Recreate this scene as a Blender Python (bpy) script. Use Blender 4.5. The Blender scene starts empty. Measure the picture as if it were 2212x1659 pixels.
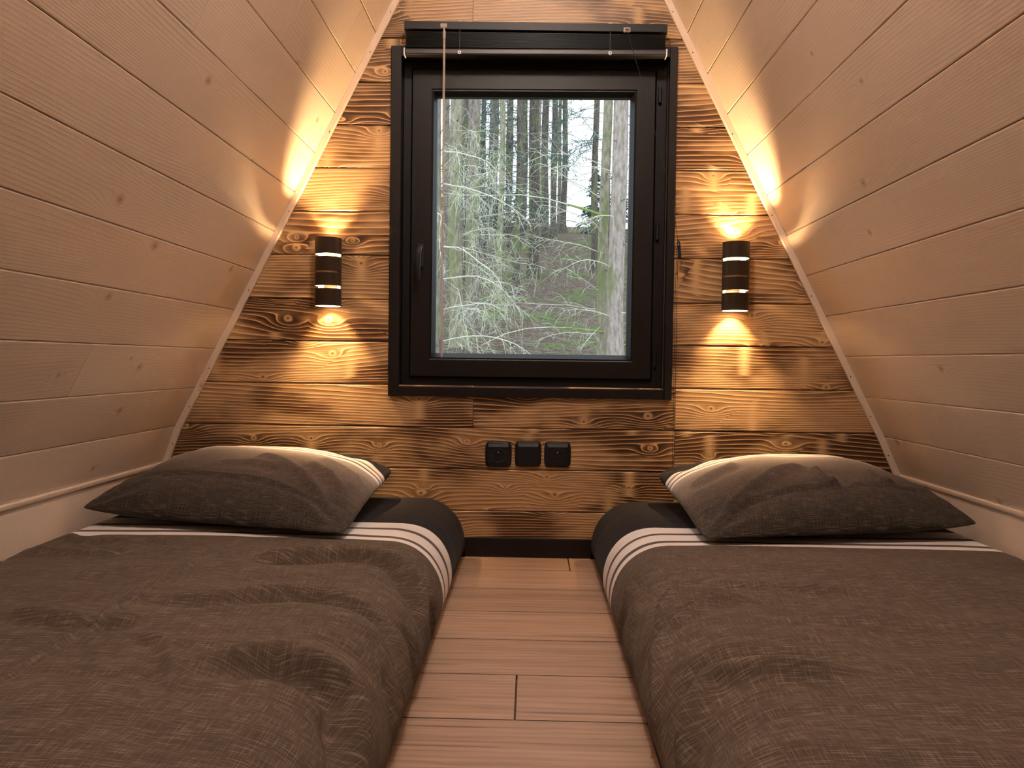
import bpy, bmesh, math, random
import numpy as np
from mathutils import Vector, Matrix, noise as mnoise

random.seed(7)
rng = np.random.default_rng(7)
SC = bpy.context.scene
COL = SC.collection

# ------------------------------------------------------------------ camera
CAM_H = 0.58875
yaw, pitch, roll, FPX = 0.023251, 0.027436, 0.013498, 1763.4
cam_d = bpy.data.cameras.new('camera')
cam = bpy.data.objects.new('camera', cam_d)
COL.objects.link(cam)
fw = Vector((-math.sin(yaw) * math.cos(pitch), math.cos(yaw) * math.cos(pitch), -math.sin(pitch)))
rt = fw.cross(Vector((0, 0, 1))).normalized()
dn = fw.cross(rt)
cr, sr = math.cos(roll), math.sin(roll)
right = rt * cr - dn * sr
down = rt * sr + dn * cr
M = Matrix((right, -down, -fw)).transposed().to_4x4()
M.translation = Vector((0, 0, CAM_H))
cam.matrix_world = M
cam_d.sensor_fit = 'HORIZONTAL'
cam_d.sensor_width = 36.0
cam_d.lens = 36.0 * FPX / 2212.0
cam_d.clip_start = 0.02
cam_d.clip_end = 300
SC.camera = cam

# ------------------------------------------------------------------ view, world
SC.view_settings.view_transform = 'Standard'
SC.view_settings.look = 'None'
SC.view_settings.gamma = 1.0
SC.view_settings.use_curve_mapping = False
SC.view_settings.exposure = 0.55
SC.cycles.max_bounces = 5
SC.cycles.diffuse_bounces = 4
SC.cycles.glossy_bounces = 2
SC.cycles.transmission_bounces = 2
SC.cycles.transparent_max_bounces = 8
SC.cycles.use_adaptive_sampling = True
SC.cycles.adaptive_threshold = 0.08
SC.cycles.use_light_tree = False
SC.cycles.caustics_reflective = False
SC.cycles.caustics_refractive = False

SKY_STRENGTH = 1.75
world = bpy.data.worlds.new('overcast_sky')
SC.world = world
world.use_nodes = True
bg = world.node_tree.nodes['Background']
bg.inputs['Color'].default_value = (0.80, 0.90, 1.0, 1)
bg.inputs['Strength'].default_value = SKY_STRENGTH

LAMP_W = 21.0                      # watts of each lamp inside the wall sconces
LAMP_COL = (1.0, 0.63, 0.30)
FILL_W = 27.5                     # watts of the unseen fill globe, added above the frame to brighten the room
FILL_COL = (1.0, 0.885, 0.81)

# ------------------------------------------------------------------ helpers
WORLD_LOC = {}

def wl(o):
    return WORLD_LOC.get(o.name, Vector((0, 0, 0))) if o else Vector((0, 0, 0))

def empty(name, loc, label=None, cat=None, group=None, kind=None):
    o = bpy.data.objects.new(name, None)
    COL.objects.link(o)
    o.location = loc
    o.empty_display_size = 0.05
    WORLD_LOC[o.name] = Vector(loc)
    tag(o, label, cat, group, kind)
    return o

def tag(o, label=None, cat=None, group=None, kind=None):
    if label: o['label'] = label
    if cat: o['category'] = cat
    if group: o['group'] = group
    if kind: o['kind'] = kind
    return o

def obj(name, verts, faces, mat, parent=None, uvs=None, smooth=False, fmat=None):
    """verts in world space; origin goes to the bounding-box centre. uvs: per-vertex list."""
    v = np.asarray(verts, dtype=np.float64).reshape(-1, 3)
    c = (v.min(0) + v.max(0)) / 2
    me = bpy.data.meshes.new(name)
    me.from_pydata((v - c).tolist(), [], [tuple(f) for f in faces])
    mats = mat if isinstance(mat, (list, tuple)) else [mat]
    for m in mats: me.materials.append(m)
    if fmat is not None:
        me.polygons.foreach_set('material_index', fmat)
    if uvs is not None:
        lay = me.uv_layers.new(name='UVMap')
        vi = np.empty(len(me.loops), dtype=np.int32)
        me.loops.foreach_get('vertex_index', vi)
        lay.data.foreach_set('uv', np.asarray(uvs, dtype=np.float32)[vi].ravel())
    if smooth:
        me.polygons.foreach_set('use_smooth', [True] * len(me.polygons))
    me.update()
    o = bpy.data.objects.new(name, me)
    COL.objects.link(o)
    if parent:
        o.parent = parent
    o.location = Vector(c) - wl(parent)
    WORLD_LOC[o.name] = Vector(c)
    return o

class MB:
    """collects shapes into one mesh"""
    def __init__(s): s.v = []; s.f = []
    def add(s, v, f):
        n = len(s.v); s.v += [tuple(p) for p in v]; s.f += [tuple(i + n for i in q) for q in f]; return s
    def box(s, x0, x1, y0, y1, z0, z1, bev=0.0, seg=2):
        bm = bmesh.new()
        bmesh.ops.create_cube(bm, size=1.0)
        for w in bm.verts:
            w.co = Vector(((x0 + x1) / 2 + w.co.x * (x1 - x0), (y0 + y1) / 2 + w.co.y * (y1 - y0), (z0 + z1) / 2 + w.co.z * (z1 - z0)))
        if bev > 0:
            bmesh.ops.bevel(bm, geom=bm.edges[:], offset=bev, segments=seg, profile=0.5, affect='EDGES')
        bm.verts.index_update()
        s.add([w.co[:] for w in bm.verts], [[w.index for w in f.verts] for f in bm.faces])
        bm.free(); return s
    def tube(s, pts, rad, n=6, cap=True):
        pts = [Vector(p) for p in pts]
        rads = rad if isinstance(rad, (list, tuple, np.ndarray)) else [rad] * len(pts)
        base = len(s.v); t0 = (pts[1] - pts[0]).normalized()
        ref = Vector((0, 0, 1)) if abs(t0.z) < .9 else Vector((1, 0, 0))
        a = t0.cross(ref).normalized()
        for i, p in enumerate(pts):
            t = (pts[min(i + 1, len(pts) - 1)] - pts[max(i - 1, 0)]).normalized()
            a = (a - t * a.dot(t)).normalized(); b = t.cross(a)
            for k in range(n):
                w = 2 * math.pi * k / n
                s.v.append(tuple(p + (a * math.cos(w) + b * math.sin(w)) * rads[i]))
        for i in range(len(pts) - 1):
            for k in range(n):
                q = base + i * n
                s.f.append((q + k, q + (k + 1) % n, q + n + (k + 1) % n, q + n + k))
        if cap:
            s.f.append(tuple(base + k for k in range(n))[::-1])
            s.f.append(tuple(base + (len(pts) - 1) * n + k for k in range(n)))
        return s
    def cyl(s, c, axis, r, h, n=24, r2=None):
        c = Vector(c); ax = Vector(axis)
        return s.tube([c - ax * h / 2, c + ax * h / 2], [r, r if r2 is None else r2], n)
    def build(s, name, mat, parent=None, smooth=False, uvs=None):
        return obj(name, s.v, s.f, mat, parent, uvs=uvs, smooth=smooth)

def autosmooth(o, ang=40):
    me = o.data
    me.polygons.foreach_set('use_smooth', [True] * len(me.polygons))
    bm = bmesh.new(); bm.from_mesh(me)
    for e in bm.edges:
        if len(e.link_faces) == 2 and e.calc_face_angle(0) > math.radians(ang):
            e.smooth = False
    bm.to_mesh(me); bm.free()
    return o

# ------------------------------------------------------------------ shader helpers
class NT:
    def __init__(s, name):
        s.m = bpy.data.materials.new(name); s.m.use_nodes = True
        s.t = s.m.node_tree; s.n = s.t.nodes; s.l = s.t.links
        s.n.clear()
        s.out = s.n.new('ShaderNodeOutputMaterial')
    def node(s, typ, ins=None, **props):
        nd = s.n.new(typ)
        for k, v in props.items(): setattr(nd, k, v)
        for k, v in (ins or {}).items(): s.put(nd.inputs[k], v)
        return nd
    def put(s, sock, v):
        if isinstance(v, bpy.types.NodeSocket): s.l.new(v, sock)
        else: sock.default_value = v
    def math(s, op, a, b=0.0, c=0.0, clamp=False):
        nd = s.node('ShaderNodeMath', operation=op, use_clamp=clamp)
        s.put(nd.inputs[0], a); s.put(nd.inputs[1], b)
        if op in ('MULTIPLY_ADD', 'SMOOTH_MIN', 'COMPARE', 'WRAP'): s.put(nd.inputs[2], c)
        return nd.outputs[0]
    def vec(s, op, a, b=None):
        nd = s.node('ShaderNodeVectorMath', operation=op)
        s.put(nd.inputs[0], a)
        if b is not None: s.put(nd.inputs[1], b)
        return nd.outputs[0]
    def xyz(s, v):
        nd = s.node('ShaderNodeSeparateXYZ', {0: v}); return nd.outputs[0], nd.outputs[1], nd.outputs[2]
    def comb(s, x, y, z=0.0):
        return s.node('ShaderNodeCombineXYZ', {0: x, 1: y, 2: z}).outputs[0]
    def noise(s, v, scale=1.0, detail=2.0, rough=0.5, dim='2D', dist=0.0):
        return s.node('ShaderNodeTexNoise', {'Vector': v, 'Scale': scale, 'Detail': detail, 'Roughness': rough, 'Distortion': dist}, noise_dimensions=dim).outputs[0]
    def ramp(s, f, stops, interp='LINEAR'):
        nd = s.node('ShaderNodeValToRGB', {0: f}); r = nd.color_ramp; r.interpolation = interp
        while len(r.elements) < len(stops): r.elements.new(0.5)
        for e, (p, c) in zip(r.elements, stops):
            e.position = p; e.color = (c, c, c, 1) if isinstance(c, (int, float)) else (*c[:3], 1)
        return nd.outputs[0]
    def mix(s, f, a, b, typ='MIX'):
        nd = s.node('ShaderNodeMix', data_type='RGBA', blend_type=typ)
        s.put(nd.inputs[0], f)
        for i, v in ((6, a), (7, b)):
            s.put(nd.inputs[i], v if isinstance(v, bpy.types.NodeSocket) else (*v[:3], 1))
        return nd.outputs[2]
    def smooth(s, v, a, b):
        nd = s.node('ShaderNodeMapRange', {0: v, 1: a, 2: b, 3: 0.0, 4: 1.0}, interpolation_type='SMOOTHSTEP'); return nd.outputs[0]
    def lin(s, v, a, b, c=0.0, d=1.0):
        return s.node('ShaderNodeMapRange', {0: v, 1: a, 2: b, 3: c, 4: d}).outputs[0]
    def bump(s, h, strength=0.3, dist=0.01):
        return s.node('ShaderNodeBump', {'Height': h, 'Strength': strength, 'Distance': dist}).outputs[0]
    def bsdf(s, col, rough=0.5, normal=None, **kw):
        nd = s.node('ShaderNodeBsdfPrincipled')
        s.put(nd.inputs['Base Color'], col if isinstance(col, bpy.types.NodeSocket) else (*col[:3], 1))
        s.put(nd.inputs['Roughness'], rough)
        if normal is not None: s.put(nd.inputs['Normal'], normal)
        for k, v in kw.items(): s.put(nd.inputs[k.replace('_', ' ')], v)
        s.l.new(nd.outputs[0], s.out.inputs[0])
        return nd
    def uv(s): return s.node('ShaderNodeUVMap', uv_map='UVMap').outputs[0]
    def rnd(s): return s.node('ShaderNodeObjectInfo').outputs['Random']
    def objc(s): return s.node('ShaderNodeTexCoord').outputs['Object']

def plain(name, col, rough=0.5, metal=0.0, bump=0.0, bscale=300.0, **kw):
    g = NT(name)
    nrm = None
    c = g.objc()
    n = g.noise(c, bscale, 3, 0.6, '3D')
    if bump: nrm = g.bump(n, bump, 0.001)
    v = g.lin(n, 0.2, 0.8, 0.92, 1.08)
    colr = g.vec('MULTIPLY', g.node('ShaderNodeRGB').outputs[0], g.comb(v, v, v))
    colr.node.inputs[0].links[0].from_node.outputs[0].default_value = (*col, 1)
    g.bsdf(colr, rough, nrm, Metallic=metal, **kw)
    return g.m

def grain(g, kx=2.2, ky=9.0, thr=0.45, rate=105.0, amp=7.0, wx=1.1, wy=5.0, R=(0.055, 0.020), ripple=0.55, kr=0.0085, det=1.5):
    """growth-ring field on board coordinates (metres): returns dict of sockets"""
    uv = g.uv(); r = g.rnd()
    P = g.vec('ADD', uv, g.comb(g.math('MULTIPLY', r, 37.0), g.math('MULTIPLY', r, 91.0)))
    px, py, _ = g.xyz(P)
    K = g.vec('MULTIPLY', P, (kx, ky, 1))
    vor = g.node('ShaderNodeTexVoronoi', {'Vector': K, 'Scale': 1.0, 'Randomness': 0.9}, voronoi_dimensions='2D')
    pos = g.vec('MULTIPLY', vor.outputs['Position'], (1 / kx, 1 / ky, 0))
    dx, dy, _ = g.xyz(g.vec('SUBTRACT', P, pos))
    cr_, cg_, cb_ = g.xyz(vor.outputs['Color'])
    present = g.math('GREATER_THAN', cr_, thr)
    size = g.lin(cg_, 0, 1, 0.6, 1.25)
    ex = g.math('DIVIDE', dx, g.math('MULTIPLY', size, R[0])); ey = g.math('DIVIDE', dy, g.math('MULTIPLY', size, R[1]))
    r2 = g.math('ADD', g.math('MULTIPLY', ex, ex), g.math('MULTIPLY', ey, ey))
    e = g.math('MULTIPLY', g.math('POWER', 2.718, g.math('MULTIPLY', r2, -1.0)), present)
    qx = g.math('DIVIDE', dx, g.math('MULTIPLY', size, kr)); qy = g.math('DIVIDE', dy, g.math('MULTIPLY', size, kr * 0.8))
    q = g.math('SQRT', g.math('ADD', g.math('MULTIPLY', qx, qx), g.math('MULTIPLY', qy, qy)))
    knot = g.math('MULTIPLY', g.smooth(q, 1.35, 0.75), present)
    core = g.math('MULTIPLY', g.smooth(q, 0.55, 0.2), present)
    sx = g.math('DIVIDE', dx, 0.016)
    streak = g.math('MULTIPLY', g.math('POWER', 2.718, g.math('MULTIPLY', g.math('MULTIPLY', sx, sx), -1.0)), g.math('GREATER_THAN', cb_, 0.62))
    n0 = g.noise(g.comb(g.math('MULTIPLY', px, wx), g.math('MULTIPLY', py, wy)), 1.0, det, 0.45)
    n1 = g.noise(g.comb(g.math('MULTIPLY', px, 9.0), g.math('MULTIPLY', py, 30.0)), 1.0, 2.0, 0.5)
    F = g.math('ADD', g.math('MULTIPLY', py, rate), g.math('MULTIPLY', n0, amp))
    F = g.math('ADD', F, g.math('MULTIPLY', n1, ripple))
    F = g.math('SUBTRACT', F, g.math('MULTIPLY', g.math('MULTIPLY', dy, e), rate * 0.95))
    F = g.math('ADD', F, g.math('MULTIPLY', e, 1.6))
    t = g.math('FRACT', F)
    fine = g.noise(g.comb(g.math('MULTIPLY', px, 7.0), g.math('MULTIPLY', py, 420.0)), 1.0, 2.0, 0.6)
    blot = g.noise(g.comb(g.math('MULTIPLY', px, 2.6), g.math('MULTIPLY', py, 7.0)), 1.0, 3.0, 0.55)
    return dict(P=P, px=px, py=py, t=t, F=F, knot=knot, core=core, streak=streak, e=e, fine=fine, blot=blot, rnd=r, q=q)

# ---- burnt pine (end wall)
def mat_burnt():
    g = NT('burnt_pine')
    a = grain(g, kx=5.0, ky=12.0, thr=0.42, rate=92, amp=13.0, wx=0.85, wy=5.0, R=(0.046, 0.022), ripple=0.22, kr=0.0105, det=0.6)
    t = a['t']
    band = g.ramp(t, [(0.0, 1.0), (0.06, 0.95), (0.17, 0.42), (0.5, 0.20), (0.84, 0.0), (0.93, 0.25), (1.0, 1.0)])
    bl = g.math('ADD', a['blot'], g.math('MULTIPLY', g.math('SUBTRACT', a['rnd'], 0.5), 0.20))
    burn = g.smooth(bl, 0.40, 0.63)                       # 0 light, 1 burnt
    fine = g.lin(a['fine'], 0.25, 0.75, -0.17, 0.17)
    v = g.math('ADD', band, fine)
    lightc = g.ramp(v, [(0.0, (0.26, 0.135, 0.056)), (0.3, (0.47, 0.285, 0.135)), (1.0, (0.72, 0.50, 0.28))])
    darkc = g.ramp(v, [(0.0, (0.034, 0.013, 0.005)), (0.25, (0.095, 0.040, 0.014)), (0.5, (0.25, 0.130, 0.052)), (1.0, (0.62, 0.385, 0.185))])
    col = g.mix(burn, lightc, darkc)
    halo = g.math('MAXIMUM', g.math('MULTIPLY', a['knot'], 0.9), g.math('MULTIPLY', a['streak'], g.smooth(a['blot'], 0.36, 0.54)))
    col = g.mix(g.math('MULTIPLY', halo, 0.85), col, (0.58, 0.37, 0.18))
    col = g.mix(g.math('MULTIPLY', a['core'], 0.8), col, (0.10, 0.042, 0.015))
    h = g.math('ADD', g.math('MULTIPLY', v, 0.7), g.math('MULTIPLY', halo, 0.5))
    g.bsdf(col, g.lin(a['fine'], 0.3, 0.7, 0.36, 0.50), g.bump(h, 0.35, 0.0015), Specular_IOR_Level=0.5)
    return g.m

# ---- white-stained spruce (sloping sides)
def mat_white(name='white_spruce'):
    g = NT(name)
    a = grain(g, kx=2.1, ky=7.0, thr=0.5, rate=150, amp=13.0, wx=0.8, wy=5.0, R=(0.05, 0.022), kr=0.012, ripple=0.3, det=0.8)
    band = g.ramp(a['t'], [(0.0, 0.0), (0.12, 0.8), (0.5, 1.0), (0.85, 0.75), (1.0, 0.0)])
    vis = g.smooth(a['blot'], 0.35, 0.7)
    v = g.math('ADD', g.math('MULTIPLY', g.math('SUBTRACT', band, 1.0), g.lin(vis, 0, 1, 0.07, 0.24)), g.lin(a['fine'], 0.3, 0.7, -0.02, 0.02))
    tint = g.mix(a['rnd'], (0.80, 0.655, 0.53), (0.74, 0.59, 0.465))
    k = g.math('ADD', 1.0, v)
    col = g.vec('MULTIPLY', tint, g.comb(k, k, k))
    col = g.mix(g.math('MULTIPLY', a['knot'], 0.45), col, (0.43, 0.30, 0.22))
    col = g.mix(g.math('MULTIPLY', a['core'], 0.55), col, (0.16, 0.10, 0.08))
    h = g.math('ADD', band, g.math('MULTIPLY', a['fine'], 0.4))
    g.bsdf(col, 0.38, g.bump(h, 0.12, 0.001), Specular_IOR_Level=0.45)
    return g.m

# ---- laminate floor
def mat_floor():
    g = NT('oak_laminate')
    a = grain(g, kx=1.0, ky=4.0, thr=0.8, rate=55, amp=5.0, wx=0.7, wy=5.0)
    band = g.ramp(a['t'], [(0.0, 0.2), (0.4, 0.9), (0.8, 0.7), (1.0, 0.2)])
    st = g.noise(g.comb(g.math('MULTIPLY', a['px'], 5.0), g.math('MULTIPLY', a['py'], 190.0)), 1.0, 3.0, 0.65)
    st2 = g.noise(g.comb(g.math('MULTIPLY', a['px'], 2.2), g.math('MULTIPLY', a['py'], 38.0)), 1.0, 3.0, 0.6)
    v = g.math('ADD', g.math('ADD', g.math('MULTIPLY', band, 0.22), g.math('MULTIPLY', st, 0.45)), g.math('MULTIPLY', st2, 0.42))
    col = g.ramp(v, [(0.25, (0.21, 0.125, 0.08)), (0.55, (0.44, 0.285, 0.19)), (0.85, (0.60, 0.41, 0.285))])
    tone = g.lin(a['rnd'], 0, 1, 0.86, 1.1)
    col = g.vec('MULTIPLY', col, g.comb(tone, tone, tone))
    crk = g.noise(g.comb(g.math('MULTIPLY', a['px'], 1.2), g.math('MULTIPLY', a['py'], 46.0)), 1.0, 2.0, 0.5)
    crack = g.math('MULTIPLY', g.smooth(crk, 0.70, 0.75), 0.55)
    col = g.mix(crack, col, (0.09, 0.05, 0.035))
    g.bsdf(col, 0.42, g.bump(g.math('SUBTRACT', v, crack), 0.12, 0.001), Specular_IOR_Level=0.4)
    return g.m

# ---- bedding: melange cotton with printed stripes along v (metres or 0..1)
def mat_bedding(name, stops, warp=0.004, thread=0.5, vs=1.0):
    """stops: list of (position, kind) with kind in w(hite) d(ark stripe) k(black) or a melange colour triple; constant bands"""
    g = NT(name)
    uv = g.uv()
    u, v, _ = g.xyz(uv)
    w = g.noise(g.comb(g.math('MULTIPLY', u, 7.0), g.math('MULTIPLY', v, 2.0)), 1.0, 2.0, 0.5)
    vv = g.math('ADD', v, g.math('MULTIPLY', g.math('SUBTRACT', w, 0.5), warp))
    s1 = g.noise(g.comb(g.math('MULTIPLY', u, 26.0), g.math('MULTIPLY', v, 640.0)), 1.0, 2.0, 0.6)
    s2 = g.noise(g.comb(g.math('MULTIPLY', u, 640.0), g.math('MULTIPLY', v, 26.0)), 1.0, 2.0, 0.6)
    th = g.math('ADD', g.math('MULTIPLY', g.smooth(s1, 0.48, 0.74), 1.0), g.math('MULTIPLY', g.smooth(s2, 0.50, 0.76), 0.75))
    big = g.noise(g.comb(g.math('MULTIPLY', u, 5.0), g.math('MULTIPLY', v, 5.0)), 1.0, 2.0, 0.5)
    vv = g.math('MULTIPLY', vv, vs)
    ck = g.ramp(vv, stops['colour'], stops.get('interp', 'CONSTANT'))
    mel = g.ramp(vv, stops['melange'], 'CONSTANT')
    lighter = g.mix(0.6, g.vec('MULTIPLY', ck, (2.8, 2.8, 2.8)), (0.31, 0.245, 0.195))
    col = g.mix(g.math('MULTIPLY', g.math('MULTIPLY', th, mel), thread), ck, lighter)
    sc = g.lin(big, 0.3, 0.7, 0.93, 1.07)
    col = g.vec('MULTIPLY', col, g.comb(sc, sc, sc))
    g.bsdf(col, 0.85, g.bump(g.math('ADD', s1, s2), 0.12, 0.001), Specular_IOR_Level=0.12, Sheen_Weight=0.03, Sheen_Roughness=0.5)
    return g.m

BURNT, WHITE, FLOORM = mat_burnt(), mat_white(), mat_floor()
BLACKPAINT = plain('black_painted_wood', (0.007, 0.0055, 0.006), 0.45, bump=0.06, Specular_IOR_Level=0.3)
PVC = plain('black_grained_pvc', (0.0065, 0.0055, 0.0058), 0.42, bump=0.10, bscale=700, Specular_IOR_Level=0.3)
SLAT = plain('black_aluminium_slat', (0.010, 0.009, 0.010), 0.35)
RAILM = plain('brushed_dark_aluminium', (0.05, 0.047, 0.047), 0.42, metal=0.7)
BRONZE = plain('dark_bronze_metal', (0.045, 0.028, 0.018), 0.38, metal=0.55)
ENAMEL = plain('white_enamel', (0.85, 0.80, 0.72), 0.5)
TANSTRIP = plain('tan_inlay', (0.42, 0.25, 0.14), 0.5)
PLASTIC = plain('black_plastic', (0.010, 0.010, 0.012), 0.48, bump=0.05, bscale=900, Specular_IOR_Level=0.3)
RIMM = plain('glossy_black_rim', (0.03, 0.03, 0.033), 0.22)
PINM = plain('nickel_pin', (0.8, 0.8, 0.82), 0.2, metal=1.0)
WHITEPL = plain('white_plastic', (0.75, 0.75, 0.75), 0.4)
CORDM = plain('black_cord', (0.015, 0.012, 0.012), 0.7)
NAILM = plain('dark_nail_head', (0.05, 0.035, 0.03), 0.5, metal=0.5)
GROOVE = plain('dark_plank_groove', (0.035, 0.022, 0.015), 0.7)
BACKING = plain('dark_backing', (0.10, 0.06, 0.04), 0.8)

def mat_glass(name, tint=(1, 1, 1), ior=1.45, rough=0.0, gain=1.0):
    g = NT(name)
    tr = g.node('ShaderNodeBsdfTransparent', {0: (*tint, 1)})
    gl = g.node('ShaderNodeBsdfGlossy', {'Roughness': rough})
    fr = g.node('ShaderNodeFresnel', {'IOR': ior})
    mx = g.node('ShaderNodeMixShader', {0: g.math('MULTIPLY', fr.outputs[0], gain), 1: tr.outputs[0], 2: gl.outputs[0]})
    g.l.new(mx.outputs[0], g.out.inputs[0])
    return g.m
GLASS = mat_glass('window_glass', (0.97, 0.985, 0.975), gain=0.15)
def mat_acrylic():
    g = NT('clear_acrylic')
    tr = g.node('ShaderNodeBsdfTransparent', {0: (0.92, 0.90, 0.88, 1)})
    df = g.node('ShaderNodeBsdfDiffuse', {0: (0.72, 0.62, 0.56, 1)})
    gl = g.node('ShaderNodeBsdfGlossy', {'Roughness': 0.15})
    m1 = g.node('ShaderNodeMixShader', {0: 0.42, 1: tr.outputs[0], 2: df.outputs[0]})
    m2 = g.node('ShaderNodeMixShader', {0: 0.10, 1: m1.outputs[0], 2: gl.outputs[0]})
    g.l.new(m2.outputs[0], g.out.inputs[0])
    return g.m
ACRYL = mat_acrylic()

def mat_emit(name, col, s):
    g = NT(name)
    e = g.node('ShaderNodeEmission', {0: (*col, 1), 1: s})
    g.l.new(e.outputs[0], g.out.inputs[0]); return g.m
BULBM = mat_emit('lit_lamp_lens', (1.0, 0.72, 0.42), 30.0)

# ================================================================== ROOM
YB = 2.45            # face of the end wall
YF = -2.0            # gable behind the camera
# inner faces of the sloping sides at board joints, bottom to top (x, z)
LP = [(-1.117, 0.262), (-1.075, 0.380)] + [(-1.015 + 0.0600 * k, 0.497 + 0.1182 * k) for k in range(17)]
RP = [(1.104, 0.261), (1.050, 0.381)] + [(0.990 - 0.0605 * k, 0.498 + 0.1184 * k) for k in range(17)]
def sx_left(z):
    if z < LP[0][1]: return LP[0][0]
    for a, b in zip(LP, LP[1:]):
        if z <= b[1]: return a[0] + (b[0] - a[0]) * (z - a[1]) / (b[1] - a[1])
    return LP[-1][0]
def sx_right(z):
    if z < RP[0][1]: return RP[0][0]
    for a, b in zip(RP, RP[1:]):
        if z <= b[1]: return a[0] + (b[0] - a[0]) * (z - a[1]) / (b[1] - a[1])
    return RP[-1][0]

def plank(parent, A, B, y0, y1, nrm, mat=WHITE, th=0.014, ch=0.0022, gap=0.0005, name='plank', off=(0, 0)):
    """board between profile points A and B (x,z), running along Y; nrm = inward normal"""
    A = Vector((A[0], 0, A[1])); B = Vector((B[0], 0, B[1])); n = Vector((nrm[0], 0, nrm[1])).normalized()
    d = (B - A); L = d.length; d.normalize()
    prof = [(gap, -th), (gap, -ch), (gap + ch, 0), (L - gap - ch, 0), (L - gap, -ch), (L - gap, -th)]
    v = []; uv = []
    for y in (y0 + 0.0006, y1 - 0.0006):
        for s_, h in prof:
            p = A + d * s_ + n * h
            v.append((p.x, y, p.z)); uv.append((y + off[0], s_ + off[1]))
    f = [(i, i + 1, i + 7, i + 6) for i in range(5)] + [(5, 0, 6, 11), (5, 4, 3, 2, 1, 0), (6, 7, 8, 9, 10, 11)]
    if n.cross(d).y > 0: f = [q[::-1] for q in f]
    return obj(name, v, f, mat, parent, uvs=uv)

def side_wall(name, Pn, sgn, butts):
    n_in = lambda a, b: (sgn * (b[1] - a[1]), -sgn * (b[0] - a[0]))
    # weather-tight backing sheet behind the boards
    v = []; off = 0.016
    prof = [(Pn[0][0] - sgn * 0.02, -0.02)] + [(p[0] - sgn * 0.024, p[1]) for p in Pn]
    prof2 = [(x - sgn * 0.03, z) for x, z in prof]
    for y in (YF - 0.02, YB + 0.12):
        v += [(x, y, z) for x, z in prof] + [(x, y, z) for x, z in prof2]
    n = len(prof); f = []
    for i in range(n - 1):
        f += [(i, i + 1, 2 * n + i + 1, 2 * n + i), (n + i, 3 * n + i, 3 * n + i + 1, n + i + 1), (i, n + i, n + i + 1, i + 1), (2 * n + i, 2 * n + i + 1, 3 * n + i + 1, 3 * n + i)]
    w = obj(name, v, f, BACKING); tag(w, kind='structure')
    for k in range(len(Pn) - 1):
        A, B = Pn[k], Pn[k + 1]
        cuts = [YF] + sorted(butts.get(k, [])) + [YB]
        for a, b in zip(cuts, cuts[1:]):
            plank(w, A, B, a, b, n_in(A, B), off=(random.uniform(0, 30), random.uniform(0, 30)))
    # upright skirting board under the slope
    plank(w, (Pn[0][0], 0.0), Pn[0], YF, YB, (sgn, 0), off=(random.uniform(0, 30), random.uniform(0, 30)))
    return w

# ---- floor
fl = MB().box(-1.16, 1.16, YF - 0.05, YB + 0.1, -0.06, -0.010).build('floor', BACKING)
tag(fl, kind='structure')
pw = 0.1937
FY = [2.295 - pw * k for k in range(-1, 23)]
floor_butts = {0: [0.118], 5: [-0.019], 6: [0.199]}
for k in range(len(FY) - 1):
    y1, y0 = min(FY[k], YB), FY[k + 1]
    if y0 < YF: y0 = YF
    if y1 <= YF: break
    cuts = floor_butts.get(k, [random.choice([-0.75, -0.6, 0.5, 0.72, -0.45, 0.85])])
    xs = [-1.117] + cuts + [1.104]
    for x0, x1 in zip(xs, xs[1:]):
        g_ = 0.0016; c = 0.0006; z0, zt = -0.010, 0.0
        ring = lambda i, z: [(x0 + i, y0 + i, z), (x1 - i, y0 + i, z), (x1 - i, y1 - i, z), (x0 + i, y1 - i, z)]
        v = ring(g_, z0) + ring(g_, zt - c * 0.7) + ring(g_ + c, zt)
        f = [(a + i, a + (i + 1) % 4, a + 4 + (i + 1) % 4, a + 4 + i) for a in (0, 4) for i in range(4)] + [(8, 9, 10, 11), (3, 2, 1, 0)]
        o_ = random.uniform(0, 40)
        obj('plank', v, f, [FLOORM, GROOVE], fl, uvs=[(p[0] + o_, p[1] - y0 + o_ * 0.37) for p in v], fmat=[1] * 4 + [0] * 5 + [1])

# ---- sloping sides
wall_left = side_wall('wall_left', LP, 1, {2: [1.761], 8: [1.559], 9: [1.915], 10: [2.257], 5: [0.35], 3: [-0.4]})
wall_right = side_wall('wall_right', RP, -1, {4: [0.45], 7: [0.2], 9: [0.9], 11: [1.9], 2: [-0.2]})
ridge = MB().box(LP[-1][0] - 0.05, RP[-1][0] + 0.05, YF, YB + 0.1, 2.385, 2.43)
ridge = ridge.build('ceiling', WHITE, uvs=[(v[1], v[0]) for v in ridge.v]); tag(ridge, kind='structure')

# ---- gable behind the camera
gv = [(LP[0][0] - 0.02, 0)] + [(x - 0.02, z) for x, z in LP] + [(x + 0.02, z) for x, z in RP[::-1]] + [(RP[0][0] + 0.02, 0)]
n = len(gv)
v = [(x, YF + 0.005, z) for x, z in gv] + [(x, YF - 0.03, z) for x, z in gv]
o = obj('wall_front', v, [tuple(range(n)), tuple(range(2 * n - 1, n - 1, -1))] + [(i, n + i, n + (i + 1) % n, (i + 1) % n) for i in range(n)], WHITE, uvs=[(p[0], p[2]) for p in v])
tag(o, kind='structure')

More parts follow.
